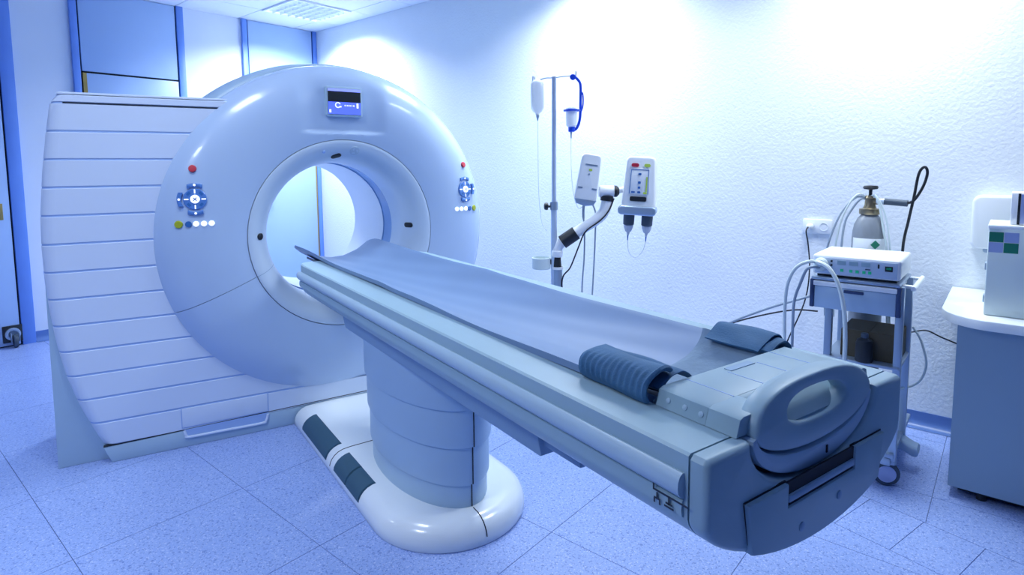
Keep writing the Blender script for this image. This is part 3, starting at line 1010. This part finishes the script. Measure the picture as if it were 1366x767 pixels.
ribbon('right_flap', [(.160, .968), (.190, .988), (.22, .998), (.248, .996), (.264, .980)], .805, .960, .006, 'strap', 14)

# ------------------------------------------------------------------ drip stand and injector
IV = Vector((2.246, 2.813, 0))
IR = Vector((.781, -.6245, 0))           # to the right as one faces the wall
IF = Vector((.6245, .781, 0))            # towards the wall
def iv(u, z, d=0.0):
    return IV + IR * u + IF * d + Vector((0, 0, z))
IVM = frame(IR, IF, Vector((0, 0, 1)))
def caster(parent, c, r=.04, wdt=.024, axis=Vector((0, 1, 0)), m_='rubber'):
    c = Vector(c)
    bm = NB()
    turned(bm, c - axis * wdt / 2, axis, [(r * .6, 0), (r * .92, .001), (r, wdt * .2), (r, wdt * .8), (r * .92, wdt), (r * .6, wdt)], 24)
    wh = finish('caster_wheel', bm, m_, parent)
    bm = NB()
    turned(bm, c - axis * (wdt / 2 + .002), axis, [(r * .68, 0), (r * .7, .002), (r * .7, wdt + .002), (r * .68, wdt + .004)], 22)
    finish('wheel_hub', bm, 'lilac' if r > .045 else 'alu', wh)
    bm = NB()
    side = axis.cross(Vector((0, 0, 1)))
    cyl(bm, c + side * r * .35 + Vector((0, 0, r * .85)), c + side * r * .35 + Vector((0, 0, r * 1.75)), r * .38, r * .3)
    box(bm, c + Vector((0, 0, r * 1.0)), (wdt + .012, wdt + .012, r * .3), .003)
    finish('caster_fork', bm, 'alu', parent)
drip = thing('drip_stand', iv(0, 0), 'steel drip stand with two top hooks beside the white wall', 'drip stand')
bm = NB()
cyl(bm, iv(0, .10), iv(0, 1.20), .019, .019)
finish('lower_pole', bm, 'steel', drip)
finish('upper_pole', cyl(NB(), iv(0, 1.18), iv(0, 1.948), .0145), 'steel', drip)
bm = NB()
cyl(bm, iv(0, 1.15), iv(0, 1.20), .024)
finish('height_clamp', bm, 'alu', drip)
bm = NB()
turned(bm, iv(-.022, 1.172), -IR, [(.008, 0), (.008, .012), (.021, .014), (.024, .024), (.020, .036), (.008, .04)], 16)
finish('clamp_knob', bm, 'black', drip)
for s, du, dz in ((-1, -.118, -.012), (1, .122, .014)):
    tube_pts = [iv(0, 1.942), iv(du * .45, 1.945 + dz * .3), iv(du * .82, 1.938 + dz), iv(du, 1.930 + dz), iv(du * 1.06, 1.938 + dz), iv(du * 1.07, 1.965 + dz)]
    finish('hook_arm', tube(NB(), tube_pts, .0045, 8), 'steel', drip)
for k in range(5):
    a = R(72 * k + 20)
    d = Vector((math.cos(a), math.sin(a), 0))
    bm = NB()
    tube(bm, [iv(0, .11), iv(0, .105) + d * .12, iv(0, .085) + d * .26], .014, 10)
    finish('base_leg', bm, 'alu', drip)
    caster(drip, iv(0, .032) + d * .25, .032, .02, Vector((-d.y, d.x, 0)))
finish('base_hub', turned(NB(), iv(0, .08), (0, 0, 1), [(.045, 0), (.045, .05), (.03, .065)], 20), 'alu', drip)
bm = NB()
turned(bm, iv(-.078, .787), (0, 0, 1), [(.054, 0), (.057, .004), (.057, .068), (.052, .070), (.050, .012), (.002, .010)], 28)
cup = finish('catheter_cup', bm, 'cream', drip)
finish('cup_bracket', box(NB(), iv(-.022, .83), (.03, .018, .03), .003, rot=IVM), 'black', drip)
# clamp column for the injector arm
bm = NB()
cyl(bm, iv(.022, .40), iv(.022, .80), .030)
finish('arm_post', bm, 'alu', drip)
bm = NB()
cyl(bm, iv(.022, .785), iv(.022, .80), .036)
finish('post_collar', bm, 'white', drip)

# bag and blue holder
bg = thing('infusion_bottle', iv(-.100, 1.70), 'clear white infusion bottle on the left hook', 'infusion bottle')
bm = NB()
rings = []
for wz, dz, z in ((.010, .008, 1.935), (.030, .018, 1.925), (.040, .026, 1.908), (.041, .028, 1.84), (.040, .028, 1.79), (.038, .026, 1.762), (.026, .018, 1.742), (.012, .012, 1.732), (.012, .012, 1.722)):
    rings.append([iv(-.100 + wz * math.cos(2 * math.pi * k / 24), z, dz * math.sin(2 * math.pi * k / 24)) for k in range(24)])
ring_loft(bm, rings)
finish('bottle_body', bm, 'bag', bg)
finish('hanger_loop', tube(NB(), [iv(-.108, 1.930), iv(-.115, 1.948), iv(-.121, 1.946), iv(-.112, 1.930)], .003, 6), 'white', bg)
finish('spike', turned(NB(), iv(-.098, 1.69), (0, 0, 1), [(.004, 0), (.006, .012), (.010, .022), (.011, .036)], 14), 'alu', bg)
finish('drip_line', tube(NB(), [iv(-.098, 1.69), iv(-.096, 1.5), iv(-.092, 1.25), iv(-.075, 1.08), iv(-.045, 1.02)], .0022, 6), 'clear', bg)

bh = thing('bottle_holder', iv(.13, 1.57), 'royal blue bottle holder with clear drip cup on the right hook', 'bottle holder')
bm = NB()
P = [iv(.112, 1.945), iv(.128, 1.942), iv(.150, 1.918), iv(.158, 1.890), iv(.158, 1.80), iv(.157, 1.72), iv(.150, 1.675), iv(.134, 1.640), iv(.112, 1.628)]
tube(bm, P, .0085, 10)
finish('bracket_arm', bm, 'holder', bh)
finish('hook_eye', turned(NB(), iv(.112, 1.944, -.010), IF, [(.016, 0), (.018, .004), (.018, .016), (.016, .02)], 16), 'holder', bh)
bm = NB()
n = 28
rings = []
for a, z in ((.036, 1.742), (.052, 1.742), (.052, 1.752), (.036, 1.752), (.036, 1.742)):
    rings.append([iv(.108 + a * math.cos(2 * math.pi * k / n), z, a * math.sin(2 * math.pi * k / n)) for k in range(n)])
ring_loft(bm, rings, False, False)
finish('holder_ring', bm, 'holder', bh)
bm = NB()
tube(bm, [iv(.160, 1.86), iv(.172, 1.84), iv(.173, 1.78), iv(.163, 1.742)], .005, 8)
finish('holder_clip', bm, 'holder', bh)
bm = NB()
turned(bm, iv(.104, 1.645), (0, 0, 1), [(.016, 0), (.030, .012), (.033, .05), (.034, .11), (.032, .118), (.010, .128)], 22)
finish('drip_cup', bm, 'bag', bh)
finish('cup_cap', turned(NB(), iv(.106, 1.620), (0, 0, 1), [(.016, 0), (.021, .004), (.021, .030), (.017, .034)], 16), 'holder', bh)
finish('nozzle', turned(NB(), iv(.103, 1.583), (0, 0, 1), [(.004, 0), (.005, .02), (.008, .038)], 12), 'alu', bh)
finish('drip_line', tube(NB(), [iv(.103, 1.583), iv(.105, 1.40), iv(.118, 1.25), iv(.15, 1.16), iv(.19, 1.19)], .0022, 6), 'clear', bh)

# articulated arm carrying the two injector heads
arm = thing('injector_arm', iv(.022, .80), 'white jointed arm with black sleeve clamped to the drip stand', 'support arm')
bm = NB()
cyl(bm, iv(.018, .80), iv(.018, .865), .028, .024)
finish('swivel_joint', bm, 'black', arm)
bm = NB()
turned(bm, iv(.018, .86), (0.05, 0, 1), [(.030, 0), (.036, .012), (.036, .036), (.026, .05)], 20)
finish('elbow', bm, 'white', arm)
finish('arm_root', tube(NB(), [iv(.014, .89), iv(.028, .925), iv(.055, .955), iv(.075, .968)], .031, 14), 'white', arm)
finish('black_sleeve', cyl(NB(), iv(.050, .951), iv(.135, 1.010), .043, .043, 20), 'black', arm)
finish('arm_tube', tube(NB(), [iv(.12, 1.0), iv(.20, 1.053), iv(.268, 1.100), iv(.302, 1.140), iv(.318, 1.19), iv(.322, 1.232)], .034, 14), 'white', arm)
finish('joint_band', cyl(NB(), iv(.318, 1.205), iv(.321, 1.235), .039), 'black', arm)
bm = NB()
turned(bm, iv(.270, 1.262), IR, [(.030, 0), (.036, .006), (.036, .088), (.030, .094)], 20)
finish('joint_knuckle', bm, 'white', arm)
finish('joint_cap', turned(NB(), iv(.362, 1.262), IR, [(.033, 0), (.036, .004), (.034, .016), (.02, .03)], 18), 'black', arm)
finish('mount_stub', cyl(NB(), iv(.37, 1.262), iv(.43, 1.275, .02), .018), 'white', arm)
finish('arm_cable', tube(NB(), [iv(.36, 1.22, -.02), iv(.33, 1.15, -.03), iv(.28, 1.09, -.035), iv(.19, 1.02, -.035), iv(.15, .93, -.03), iv(.10, .80, -.02), iv(.05, .72, -.02), iv(.06, .50), iv(.05, .2, .05), iv(.03, .12, .12)], .0045, 8), 'black', arm)

def tilt_frame(ang, yaw=0.0):
    r = IR * math.cos(ang) - Vector((0, 0, 1)) * math.sin(ang)
    u = IR * math.sin(ang) + Vector((0, 0, 1)) * math.cos(ang)
    f = IF
    if yaw:
        r, f = r * math.cos(yaw) - f * math.sin(yaw), f * math.cos(yaw) + r * math.sin(yaw)
    return r, f, u
# left pump
pc = iv(.205, 1.345, -.02)
pr, pf, pu = tilt_frame(R(9))
pump = thing('infusion_pump', pc - pu * .16, 'slim white tilted infusion pump left of the arm joint', 'infusion pump')
def ploc(a, b, d):
    return pc + pr * a + pu * b + pf * d
bm = NB()
prism(bm, [(p[0] * (1 - .08 * (p[1] / .15)), p[1]) for p in rrect(.125, .285, .028, 6)], ploc, -.045, .045, .010, 3)
finish('pump_body', bm, 'white', pump)
finish('pump_foot', prism(NB(), [(-.065, -.128), (.068, -.128), (.055, -.158), (.0, -.170), (-.05, -.158)], ploc, -.05, .04, .006), 'alu', pump)
def decal(name, parent, locf, a, b, sx, sz, m_, d=-.0465, r=.0):
    pts = rrect(sx, sz, r or min(sx, sz) * .3, 4, a, b)
    return finish(name, prism(NB(), pts, locf, d - .001, d + .002), m_, parent, 0)
decal('label_bar', pump, ploc, .006, .078, .072, .008, 'alu')
decal('status_light', pump, ploc, .004, .048, .020, .013, 'lime', r=.006)
decal('label_dot', pump, ploc, .0, .022, .010, .010, 'alu')
decal('grip_mark', pump, ploc, -.040, -.062, .028, .010, 'alu')
decal('grip_mark', pump, ploc, .044, -.062, .030, .010, 'alu')
finish('pump_cable', tube(NB(), [ploc(.0, -.165, 0), iv(.178, 1.12), iv(.186, 1.0), iv(.184, .85), iv(.172, .66), iv(.17, .3), iv(.12, .12)], .0075, 8, rfun=lambda t: .008 if t < .2 else .005), 'cable', pump)
finish('pump_cable', tube(NB(), [ploc(.05, -.15, .02), iv(.255, 1.12, .02), iv(.252, 1.0, .02), iv(.247, .85, .02), iv(.236, .62, .02), iv(.22, .3, .02), iv(.14, .12, .02)], .005, 8), 'cable', pump)
# right injector head
ic = iv(.520, 1.305, .02)
ir_, if_, iu_ = tilt_frame(R(3), R(12))
inj = thing('contrast_injector', ic - iu_ * .22, 'white twin syringe contrast injector with small screen', 'contrast injector')
def iloc(a, b, d):
    return ic + ir_ * a + iu_ * b + if_ * d
bm = NB()
prism(bm, [(p[0] * (1 - .10 * (p[1] / .18)), p[1]) for p in rrect(.185, .33, .030, 6)], iloc, -.07, .075, .014, 3)
finish('injector_body', bm, 'white', inj)
finish('injector_foot', prism(NB(), rrect(.225, .055, .024, 6, -.004, -.158), iloc, -.095, .07, .010, 3), 'alu', inj)
fp = finish('front_panel', prism(NB(), [(-.052, .085), (-.03, .095), (.03, .095), (.052, .085), (.055, -.06), (-.058, -.06)], iloc, -.074, -.06, .002), 'white', inj)
bm = NB()
for a0, b0, a1, b1 in ((-.050, .086, -.056, -.058), (.050, .086, .053, -.058), (-.050, .086, .050, .086)):
    cyl(bm, iloc(a0, b0, -.074), iloc(a1, b1, -.074), .0022, n=6)
finish('panel_outline', bm, 'blue', fp)
def idec(name, a, b, sx, sz, m_, r=0):
    return decal(name, inj, iloc, a, b, sx, sz, m_, -.076, r)
idec('red_badge', -.030, .112, .044, .022, 'red', .010)
idec('lime_badge', .040, .112, .036, .018, 'lime', .008)
idec('panel_key', 0, .060, .018, .012, 'blue')
idec('panel_key', 0, .010, .016, .014, 'blue')
idec('panel_key', 0, -.020, .014, .014, 'blue')
idec('panel_key', -.034, -.048, .022, .010, 'blue')
idec('panel_key', 0, -.048, .018, .012, 'blue')
idec('panel_key', .036, -.052, .022, .012, 'lime')
idec('lime_strip', .042, .0, .008, .09, 'lime')
idec('display_window', -.002, -.088, .096, .028, 'black')
for s in (-.052, .056):
    bm = NB()
    turned(bm, iloc(s, -.18, -.02), -iu_, [(.030, 0), (.031, .03), (.028, .085), (.018, .11), (.010, .115), (.006, .135)], 20)
    sy = finish('syringe', bm, 'glass', inj)
    finish('plunger', turned(NB(), iloc(s, -.176, -.024), -iu_, [(.031, 0), (.034, .02), (.033, .07), (.020, .08)], 18), 'rubber', sy)
    finish('syringe_tip', cyl(NB(), iloc(s, -.312, -.02), iloc(s, -.345, -.02), .005, .003, 10), 'blue', sy)
finish('injector_line', tube(NB(), [iloc(-.052, -.345, -.02), iloc(-.04, -.42, 0), iloc(.0, -.45, 0), iloc(.04, -.41, 0), iloc(.056, -.345, -.02)], .002, 6), 'clear', inj)

# ------------------------------------------------------------------ equipment cart
CF = rm(2.93, .51)                        # middle of the cart front
CAN = A
CY = Vector((-math.sin(CAN), math.cos(CAN), 0))      # along the front, to the left as seen
CXV = Vector((math.cos(CAN), math.sin(CAN), 0))      # to the rear
CM = frame(CXV, CY, Vector((0, 0, 1)))
def ct(d, s, z):
    return CF + CXV * d + CY * s + Vector((0, 0, z))
cart = thing('equipment_cart', ct(.22, 0, 0), 'steel-blue wheeled cart with a drawer beside the plaster wall', 'cart')
for d, s in ((.03, .10), (.03, -.172), (.31, .10), (.31, -.172)):
    finish('cart_post', box(NB(), ct(d, s, .51), (.034, .030, .77), .004, rot=CM), 'alu', cart)
finish('top_shelf', box(NB(), ct(.17, 0, .901), (.35, .345, .014), .004, rot=CM), 'alu', cart)
bm = NB()
cyl(bm, ct(.03, -.215, .890), ct(.36, -.215, .890), .010)
cyl(bm, ct(.08, -.165, .890), ct(.08, -.215, .890), .008)
cyl(bm, ct(.32, -.165, .890), ct(.32, -.215, .890), .008)
finish('side_rail', bm, 'white', cart)
dr = finish('drawer', box(NB(), ct(.155, 0, .815), (.31, .318, .10), .004, rot=CM), 'drawer', cart)
finish('drawer_lid', box(NB(), ct(.150, 0, .878), (.316, .325, .022), .003, rot=CM), 'white', cart)
finish('drawer_grip', box(NB(), ct(-.002, .0, .852), (.008, .078, .014), .003, rot=CM), 'navy', dr)
for s in (-.168, .168):
    finish('corner_guard', box(NB(), ct(.015, s, .830), (.04, .018, .13), .004, rot=CM), 'navy', cart)
finish('lower_shelf', box(NB(), ct(.17, -.035, .540), (.34, .30, .014), .004, rot=CM), 'alu', cart)
finish('bottom_shelf', box(NB(), ct(.28, -.03, .150), (.56, .30, .02), .004, rot=CM), 'alu', cart)
for s in (.10, -.150):
    finish('base_bar', box(NB(), ct(.29, s, .122), (.58, .040, .036), .006, rot=CM), 'alu', cart)
caster(cart, ct(.044, -.150, .054), .054, .030, Vector((.80, .60, 0)))
caster(cart, ct(.545, -.140, .054), .054, .030, (D1 + D2 * .1).normalized())
caster(cart, ct(.044, .10, .054), .054, .030, D1)
caster(cart, ct(.545, .10, .054), .054, .030, D1)
bm = NB()
rings = []
for t_, hh in ((-.02, .030), (-.15, .030), (-.19, .028), (-.225, .027), (-.242, .024), (-.247, .014)):
    zc_ = .128 + (-.028 if t_ < -.2 else -.010 if t_ < -.17 else 0)
    rings.append([ct(.27 + a_, t_, zc_ + b_ * hh / .03) for a_, b_ in rrect(.085, .056, .018, 4)])
ring_loft(bm, rings)
finish('outrigger_foot', bm, 'drawer', cart)

# monitor box on the cart
mon = thing('anaesthesia_monitor', ct(.17, 0, .908), 'flat white gas monitor with green buttons on top of the cart', 'medical monitor')
bm = NB()
box(bm, ct(.165, .0, .965), (.33, .342, .090), .012, 3, rot=CM)
finish('monitor_case', bm, 'white', mon)
fpn = finish('front_panel', box(NB(), ct(.002, 0, .962), (.008, .318, .070), .002, rot=CM), 'panel', mon)
def md(name, s, z, ws, wz, m_):
    return finish(name, box(NB(), ct(-.003, s, z), (.003, ws, wz), rot=CM), m_, fpn, 0)
for s in (.052, .005, -.042):
    md('readout', s, .980, .034, .018, 'couch')
for s in (.050, .014, -.010, -.036, -.058):
    md('green_key', s, .946, .012, .012, 'green_led')
md('power_switch', -.128, .970, .028, .022, 'black')
md('power_light', -.128, .972, .018, .009, 'green_led')
for z in (.984, .966, .948):
    md('round_port', .092, z, .008, .008, 'black')
md('label_text', -.05, .960, .02, .004, 'navy')
md('side_port', -.090, .978, .006, .018, 'black')
finish('monitor_foot', box(NB(), ct(.17, 0, .914), (.28, .31, .012), rot=CM), 'black', mon, 0)
bm = NB()
turned(bm, ct(.0, .132, .966), -CXV, [(.028, 0), (.031, .010), (.031, .028), (.024, .036)], 22)
finish('gas_connector', bm, 'cream', mon)
def cable(name, pts, r, m_, label, cat='hose'):
    return tag(finish(name, tube(NB(), pts, r, 8), m_), label, cat)
h0 = ct(-.035, .132, .966)
cable('breathing_hose', [h0, ct(-.075, .130, .985), ct(-.10, .08, .965), ct(-.11, .04, .90), ct(-.11, .015, .80), ct(-.11, .005, .68), ct(-.10, .005, .56), ct(-.06, .01, .42), ct(-.02, .02, .30), ct(.06, .03, .20), ct(.15, .03, .166)], .009, 'hose', 'pale thick hose hanging down in front of the cart drawer')
cable('breathing_hose', [h0, ct(-.07, .160, .985), ct(-.085, .215, .955), ct(-.085, .250, .88), ct(-.075, .262, .78), ct(-.06, .265, .66), ct(-.04, .262, .50), ct(.02, .25, .30), ct(.08, .22, .10), ct(.10, .215, .012)], .0075, 'hose', 'pale hose looping over the left side of the cart')
cable('breathing_hose', [h0 - Vector((0, 0, .01)), ct(-.06, .175, .95), ct(-.05, .205, .88), ct(-.03, .235, .78), ct(.02, .25, .62), ct(.06, .26, .40), ct(.06, .27, .10), ct(.05, .28, .012)], .0065, 'cable', 'grey cable dropping from the left side of the cart drawer', 'cable')

# cylinder
oc = rm(3.36, .532)
ox = thing('gas_cylinder', (oc.x, oc.y, .16), 'grey gas cylinder with brass valve standing in the cart', 'gas cylinder')
bm = NB()
turned(bm, (oc.x, oc.y, .160), (0, 0, 1), [(.064, 0), (.072, .010), (.072, .88), (.070, .925), (.064, .960), (.050, .990), (.036, 1.008), (.030, 1.016)], 36)
finish('cylinder_body', bm, 'cyl', ox)
bm = NB()
lo = [R(190), R(330)]
rg = []
for z in (.985, 1.055):
    rg.append([Vector((oc.x + .0728 * math.cos(R(a)), oc.y + .0728 * math.sin(R(a)), z)) for a in range(140, 300, 8)])
ring_loft(bm, rg, False, False, closed=False)
lab = finish('paper_label', bm, 'white', ox)
bm = NB()
aa = R(228)
cc = Vector((oc.x + .0738 * math.cos(aa), oc.y + .0738 * math.sin(aa), 1.026))
tt = Vector((-math.sin(aa), math.cos(aa), 0))
bm.faces.new([bm.verts.new(cc + tt * a + Vector((0, 0, b))) for a, b in ((-.022, 0), (0, -.022), (.022, 0), (0, .022))])
finish('green_diamond', bm, 'green', lab, 0)
bm = NB()
turned(bm, (oc.x, oc.y, 1.170), (0, 0, 1), [(.044, 0), (.046, .004), (.046, .026), (.030, .030), (.024, .045), (.022, .075), (.026, .080), (.020, .092)], 22)
cyl(bm, (oc.x, oc.y, 1.235), Vector((oc.x, oc.y, 1.235)) - CY * .06, .017)
finish('brass_valve', bm, 'bronze', ox)
bm = NB()
turned(bm, (oc.x, oc.y, 1.26), (0, 0, 1), [(.008, 0), (.008, .03), (.030, .034), (.034, .042), (.030, .050), (.006, .052)], 18)
finish('hand_wheel', bm, 'black', ox)
vz = Vector((oc.x, oc.y, 1.235))
vdir = -CY * .95 - CXV * .1
finish('regulator', cyl(NB(), vz + vdir * .03, vz + vdir * .07, .015), 'steel', ox)
finish('valve_sleeve', cyl(NB(), vz + vdir * .065, vz + vdir * .165 + Vector((0, 0, -.006)), .0155), 'rubber', ox)
q0 = vz + vdir * .165 + Vector((0, 0, -.006))
finish('pressure_hose', tube(NB(), [q0 - vdir * .01, q0 + vdir * .025 + Vector((0, 0, .015)), q0 + vdir * .060 + Vector((0, 0, .08)), q0 + vdir * .075 + Vector((0, 0, .145)), q0 + vdir * .062 + Vector((0, 0, .172)), q0 + vdir * .04 + Vector((0, 0, .14)), q0 + vdir * .025 + Vector((0, 0, .03)), q0 + vdir * .008 + Vector((0, 0, -.08)), q0 - vdir * .01 + Vector((0, 0, -.22)), q0 - vdir * .005 + Vector((0, 0, -.5)), q0 - vdir * .03 + Vector((.03, 0, -.9)), q0 - vdir * .05 + Vector((.03, 0, -1.05))], .0062, 8), 'black', ox)
def arch(du, top, end, r, m_):
    return finish('gas_tube', tube(NB(), [vz + Vector((0, 0, .005)) + CY * .01, vz + CY * du * .35 + Vector((-.02, 0, top)), vz + CY * du * .7 + Vector((-.03, 0, top - .05)), vz + CY * du + Vector((-.04, 0, -.12)), vz + CY * (du + end) + Vector((-.04, 0, -.30)), vz + CY * (du + end) + Vector((-.02, 0, -.60))], r, 8), m_, ox)
arch(.11, .035, .02, .005, 'hose')
arch(.13, .020, .04, .005, 'cable')
arch(.09, .010, .01, .005, 'cable')
arch(-.075, .030, -.03, .0055, 'cream')
arch(-.095, .020, -.02, .0045, 'cream')

# box and bottle on the lower shelf
bx = thing('cardboard_box', ct(.17, -.06, .547), 'dark brown cardboard box on the lower shelf of the cart', 'box')
finish('box_body', box(NB(), ct(.165, -.060, .608), (.22, .225, .122), .002, rot=CM), 'card', bx)
for s_ in (-.056, .056):
    finish('box_flap', box(NB(), ct(.165, -.060 + s_, .6705), (.22, .110, .003), rot=CM), 'card', bx, 0)
bt = thing('dark_bottle', ct(.02, -.045, .547), 'small black bottle in front of the brown box on the cart', 'bottle')
finish('bottle_body', turned(NB(), ct(.018, -.048, .547), (0, 0, 1), [(.033, 0), (.035, .004), (.035, .078), (.030, .096), (.014, .108)], 20), 'black', bt)
finish('bottle_cap', turned(NB(), ct(.018, -.048, .654), (0, 0, 1), [(.015, 0), (.015, .018), (.012, .020)], 14), 'rubber', bt)

# wall socket with two plugs
def wr(b, z, d=0.0):
    return rm(WR - d, b, z)
so = thing('wall_socket', wr(.852, 1.02), 'white double wall socket beside the gas cylinder', 'socket')
bm = NB()
box(bm, wr(.855, 1.055, .006), (.012, .155, .085), .004, rot=ROOM)
finish('socket_plate', bm, 'white', so)
for db in (.035, -.035):
    finish('socket_insert', turned(NB(), wr(.855 + db, 1.055, .011), -D2, [(.024, 0), (.024, .003), (.021, .003), (.020, .0005)], 18), 'ctop', so)
pl = thing('power_plug', wr(.890, 1.05, .02), 'white plug with hanging black cord in the wall socket', 'plug')
finish('plug_body', turned(NB(), wr(.890, 1.056, .012), -D2, [(.018, 0), (.019, .02), (.012, .045), (.007, .055)], 16), 'white', pl)
finish('plug_cord', tube(NB(), [wr(.890, 1.056, .062), wr(.895, 1.03, .085), wr(.885, .95, .07), wr(.875, .80, .06), wr(.90, .60, .05), wr(1.0, .3, .06), wr(1.05, .012, .12)], .004, 8), 'black', pl)

# loose cables to the left of the cart and along the wall
cable('power_cable', [ct(.08, .185, .80), ct(.07, .24, .775), ct(.06, .40, .70), ct(.05, .60, .58), ct(.05, .75, .42), ct(.03, .9, .15), ct(.0, 1.0, .010)], .006, 'cable', 'thick grey cable stretched from the cart towards the couch', 'cable')
cable('power_cable', [ct(.20, .185, .70), ct(.20, .33, .68), ct(.20, .62, .56), ct(.20, .85, .40), ct(.18, 1.0, .12), ct(.15, 1.05, .008)], .004, 'black', 'thin black cable stretched from the cart towards the couch', 'cable')
cable('wall_cable', [ct(.36, -.17, .62), wr(.30, .56, .12), wr(.24, .52, .05), wr(.18, .495, .03), wr(.10, .47, .03), wr(-.1, .45, .03)], .004, 'black', 'black cable running along the wall to the cabinet', 'cable')
cable('drain_tube', [ct(.33, -.19, .66), ct(.33, -.225, .60), ct(.33, -.25, .50), ct(.33, -.235, .42), ct(.32, -.20, .38), ct(.26, -.14, .36), ct(.22, -.10, .30), ct(.20, -.05, .166)], .005, 'hose', 'pale tube bulging out on the right side of the cart', 'tube')

# ------------------------------------------------------------------ cabinet on the right
CD = 3.043
cab = thing('low_cabinet', rm(3.38, -.30), 'pale blue low cabinet with white rounded worktop at the right edge', 'cabinet')
finish('cabinet_body', room_slab(CD, 3.70, -.86, .143, .045, .745), 'counter', cab, 0)
finish('cabinet_plinth', room_slab(CD + .04, 3.66, -.83, .11, .02, .045), 'gap', cab, 0)
for a, b in ((CD + .05, .03), (CD + .05, -.75), (3.62, .03), (3.62, -.75)):
    finish('cabinet_foot', cyl(NB(), rm(a, b, 0), rm(a, b, .045), .018), 'black', cab)
pts = []
for k in range(13):
    t = R(90 + 90 * k / 12)
    pts.append((CD + .16 + .20 * math.cos(t), .035 + .175 * math.sin(t)))
pts = [(3.755, .21)] + pts + [(CD - .04, -.88), (3.755, -.88)]
bm = NB()
prism(bm, pts, lambda a, b, d: rm(a, b, d), .785, .745, .006)
wt = tag(finish('worktop', bm, 'ctop'), 'white laminate worktop with rounded corner on the low cabinet', 'worktop')
# medicine chest
mc = thing('medicine_box', rm(3.25, -.15, .785), 'cream metal box with green squares standing on the worktop', 'first aid box')
MA = 3.12
finish('box_body', box(NB(), rm(MA + .14, -.155, .785 + .188), (.28, .44, .374), .006, rot=ROOM), 'cream', mc)
finish('box_lid_edge', box(NB(), rm(MA + .138, -.155, 1.157), (.290, .446, .016), .004, rot=ROOM), 'white', mc)
for a, z, m_ in ((.024, 1.115, 'green'), (-.024, 1.115, 'lilac'), (.024, 1.072, 'lilac'), (-.024, 1.072, 'green')):
    finish('logo_square', box(NB(), rm(MA - .001, .015 + a, z), (.002, .046, .041), rot=ROOM), m_, mc, 0)
for z in (.98, .84):
    finish('box_hinge', box(NB(), rm(MA + .10, .068, z), (.05, .008, .03), .002, rot=ROOM), 'alu', mc)
tb = thing('small_carton', rm(MA + .12, -.12, 1.165), 'small white and lilac carton on top of the cream box', 'carton')
finish('carton_body', box(NB(), rm(MA + .13, -.150, 1.165 + .066), (.20, .30, .130), .003, rot=ROOM), 'white', tb)
finish('carton_face', box(NB(), rm(MA + .0285, -.165, 1.165 + .066), (.003, .27, .118), rot=ROOM), 'lilac', tb, 0)
finish('carton_edge', box(NB(), rm(MA + .0280, -.025, 1.165 + .066), (.003, .008, .126), rot=ROOM), 'gap', tb, 0)
# dispenser on the wall
ds = thing('wall_dispenser', wr(.06, 1.0, .05), 'white rounded dispenser on the wall behind the cream box', 'dispenser')
finish('dispenser_body', prism(NB(), rrect(.20, .26, .035, 6, .045, 1.13), lambda b, z, d: wr(b, z, d), .105, .0, .012, 3), 'white', ds)
finish('dispenser_spout', prism(NB(), rrect(.10, .03, .01, 4, .045, .995), lambda b, z, d: wr(b, z, d), .085, .02, .004), 'alu', ds)
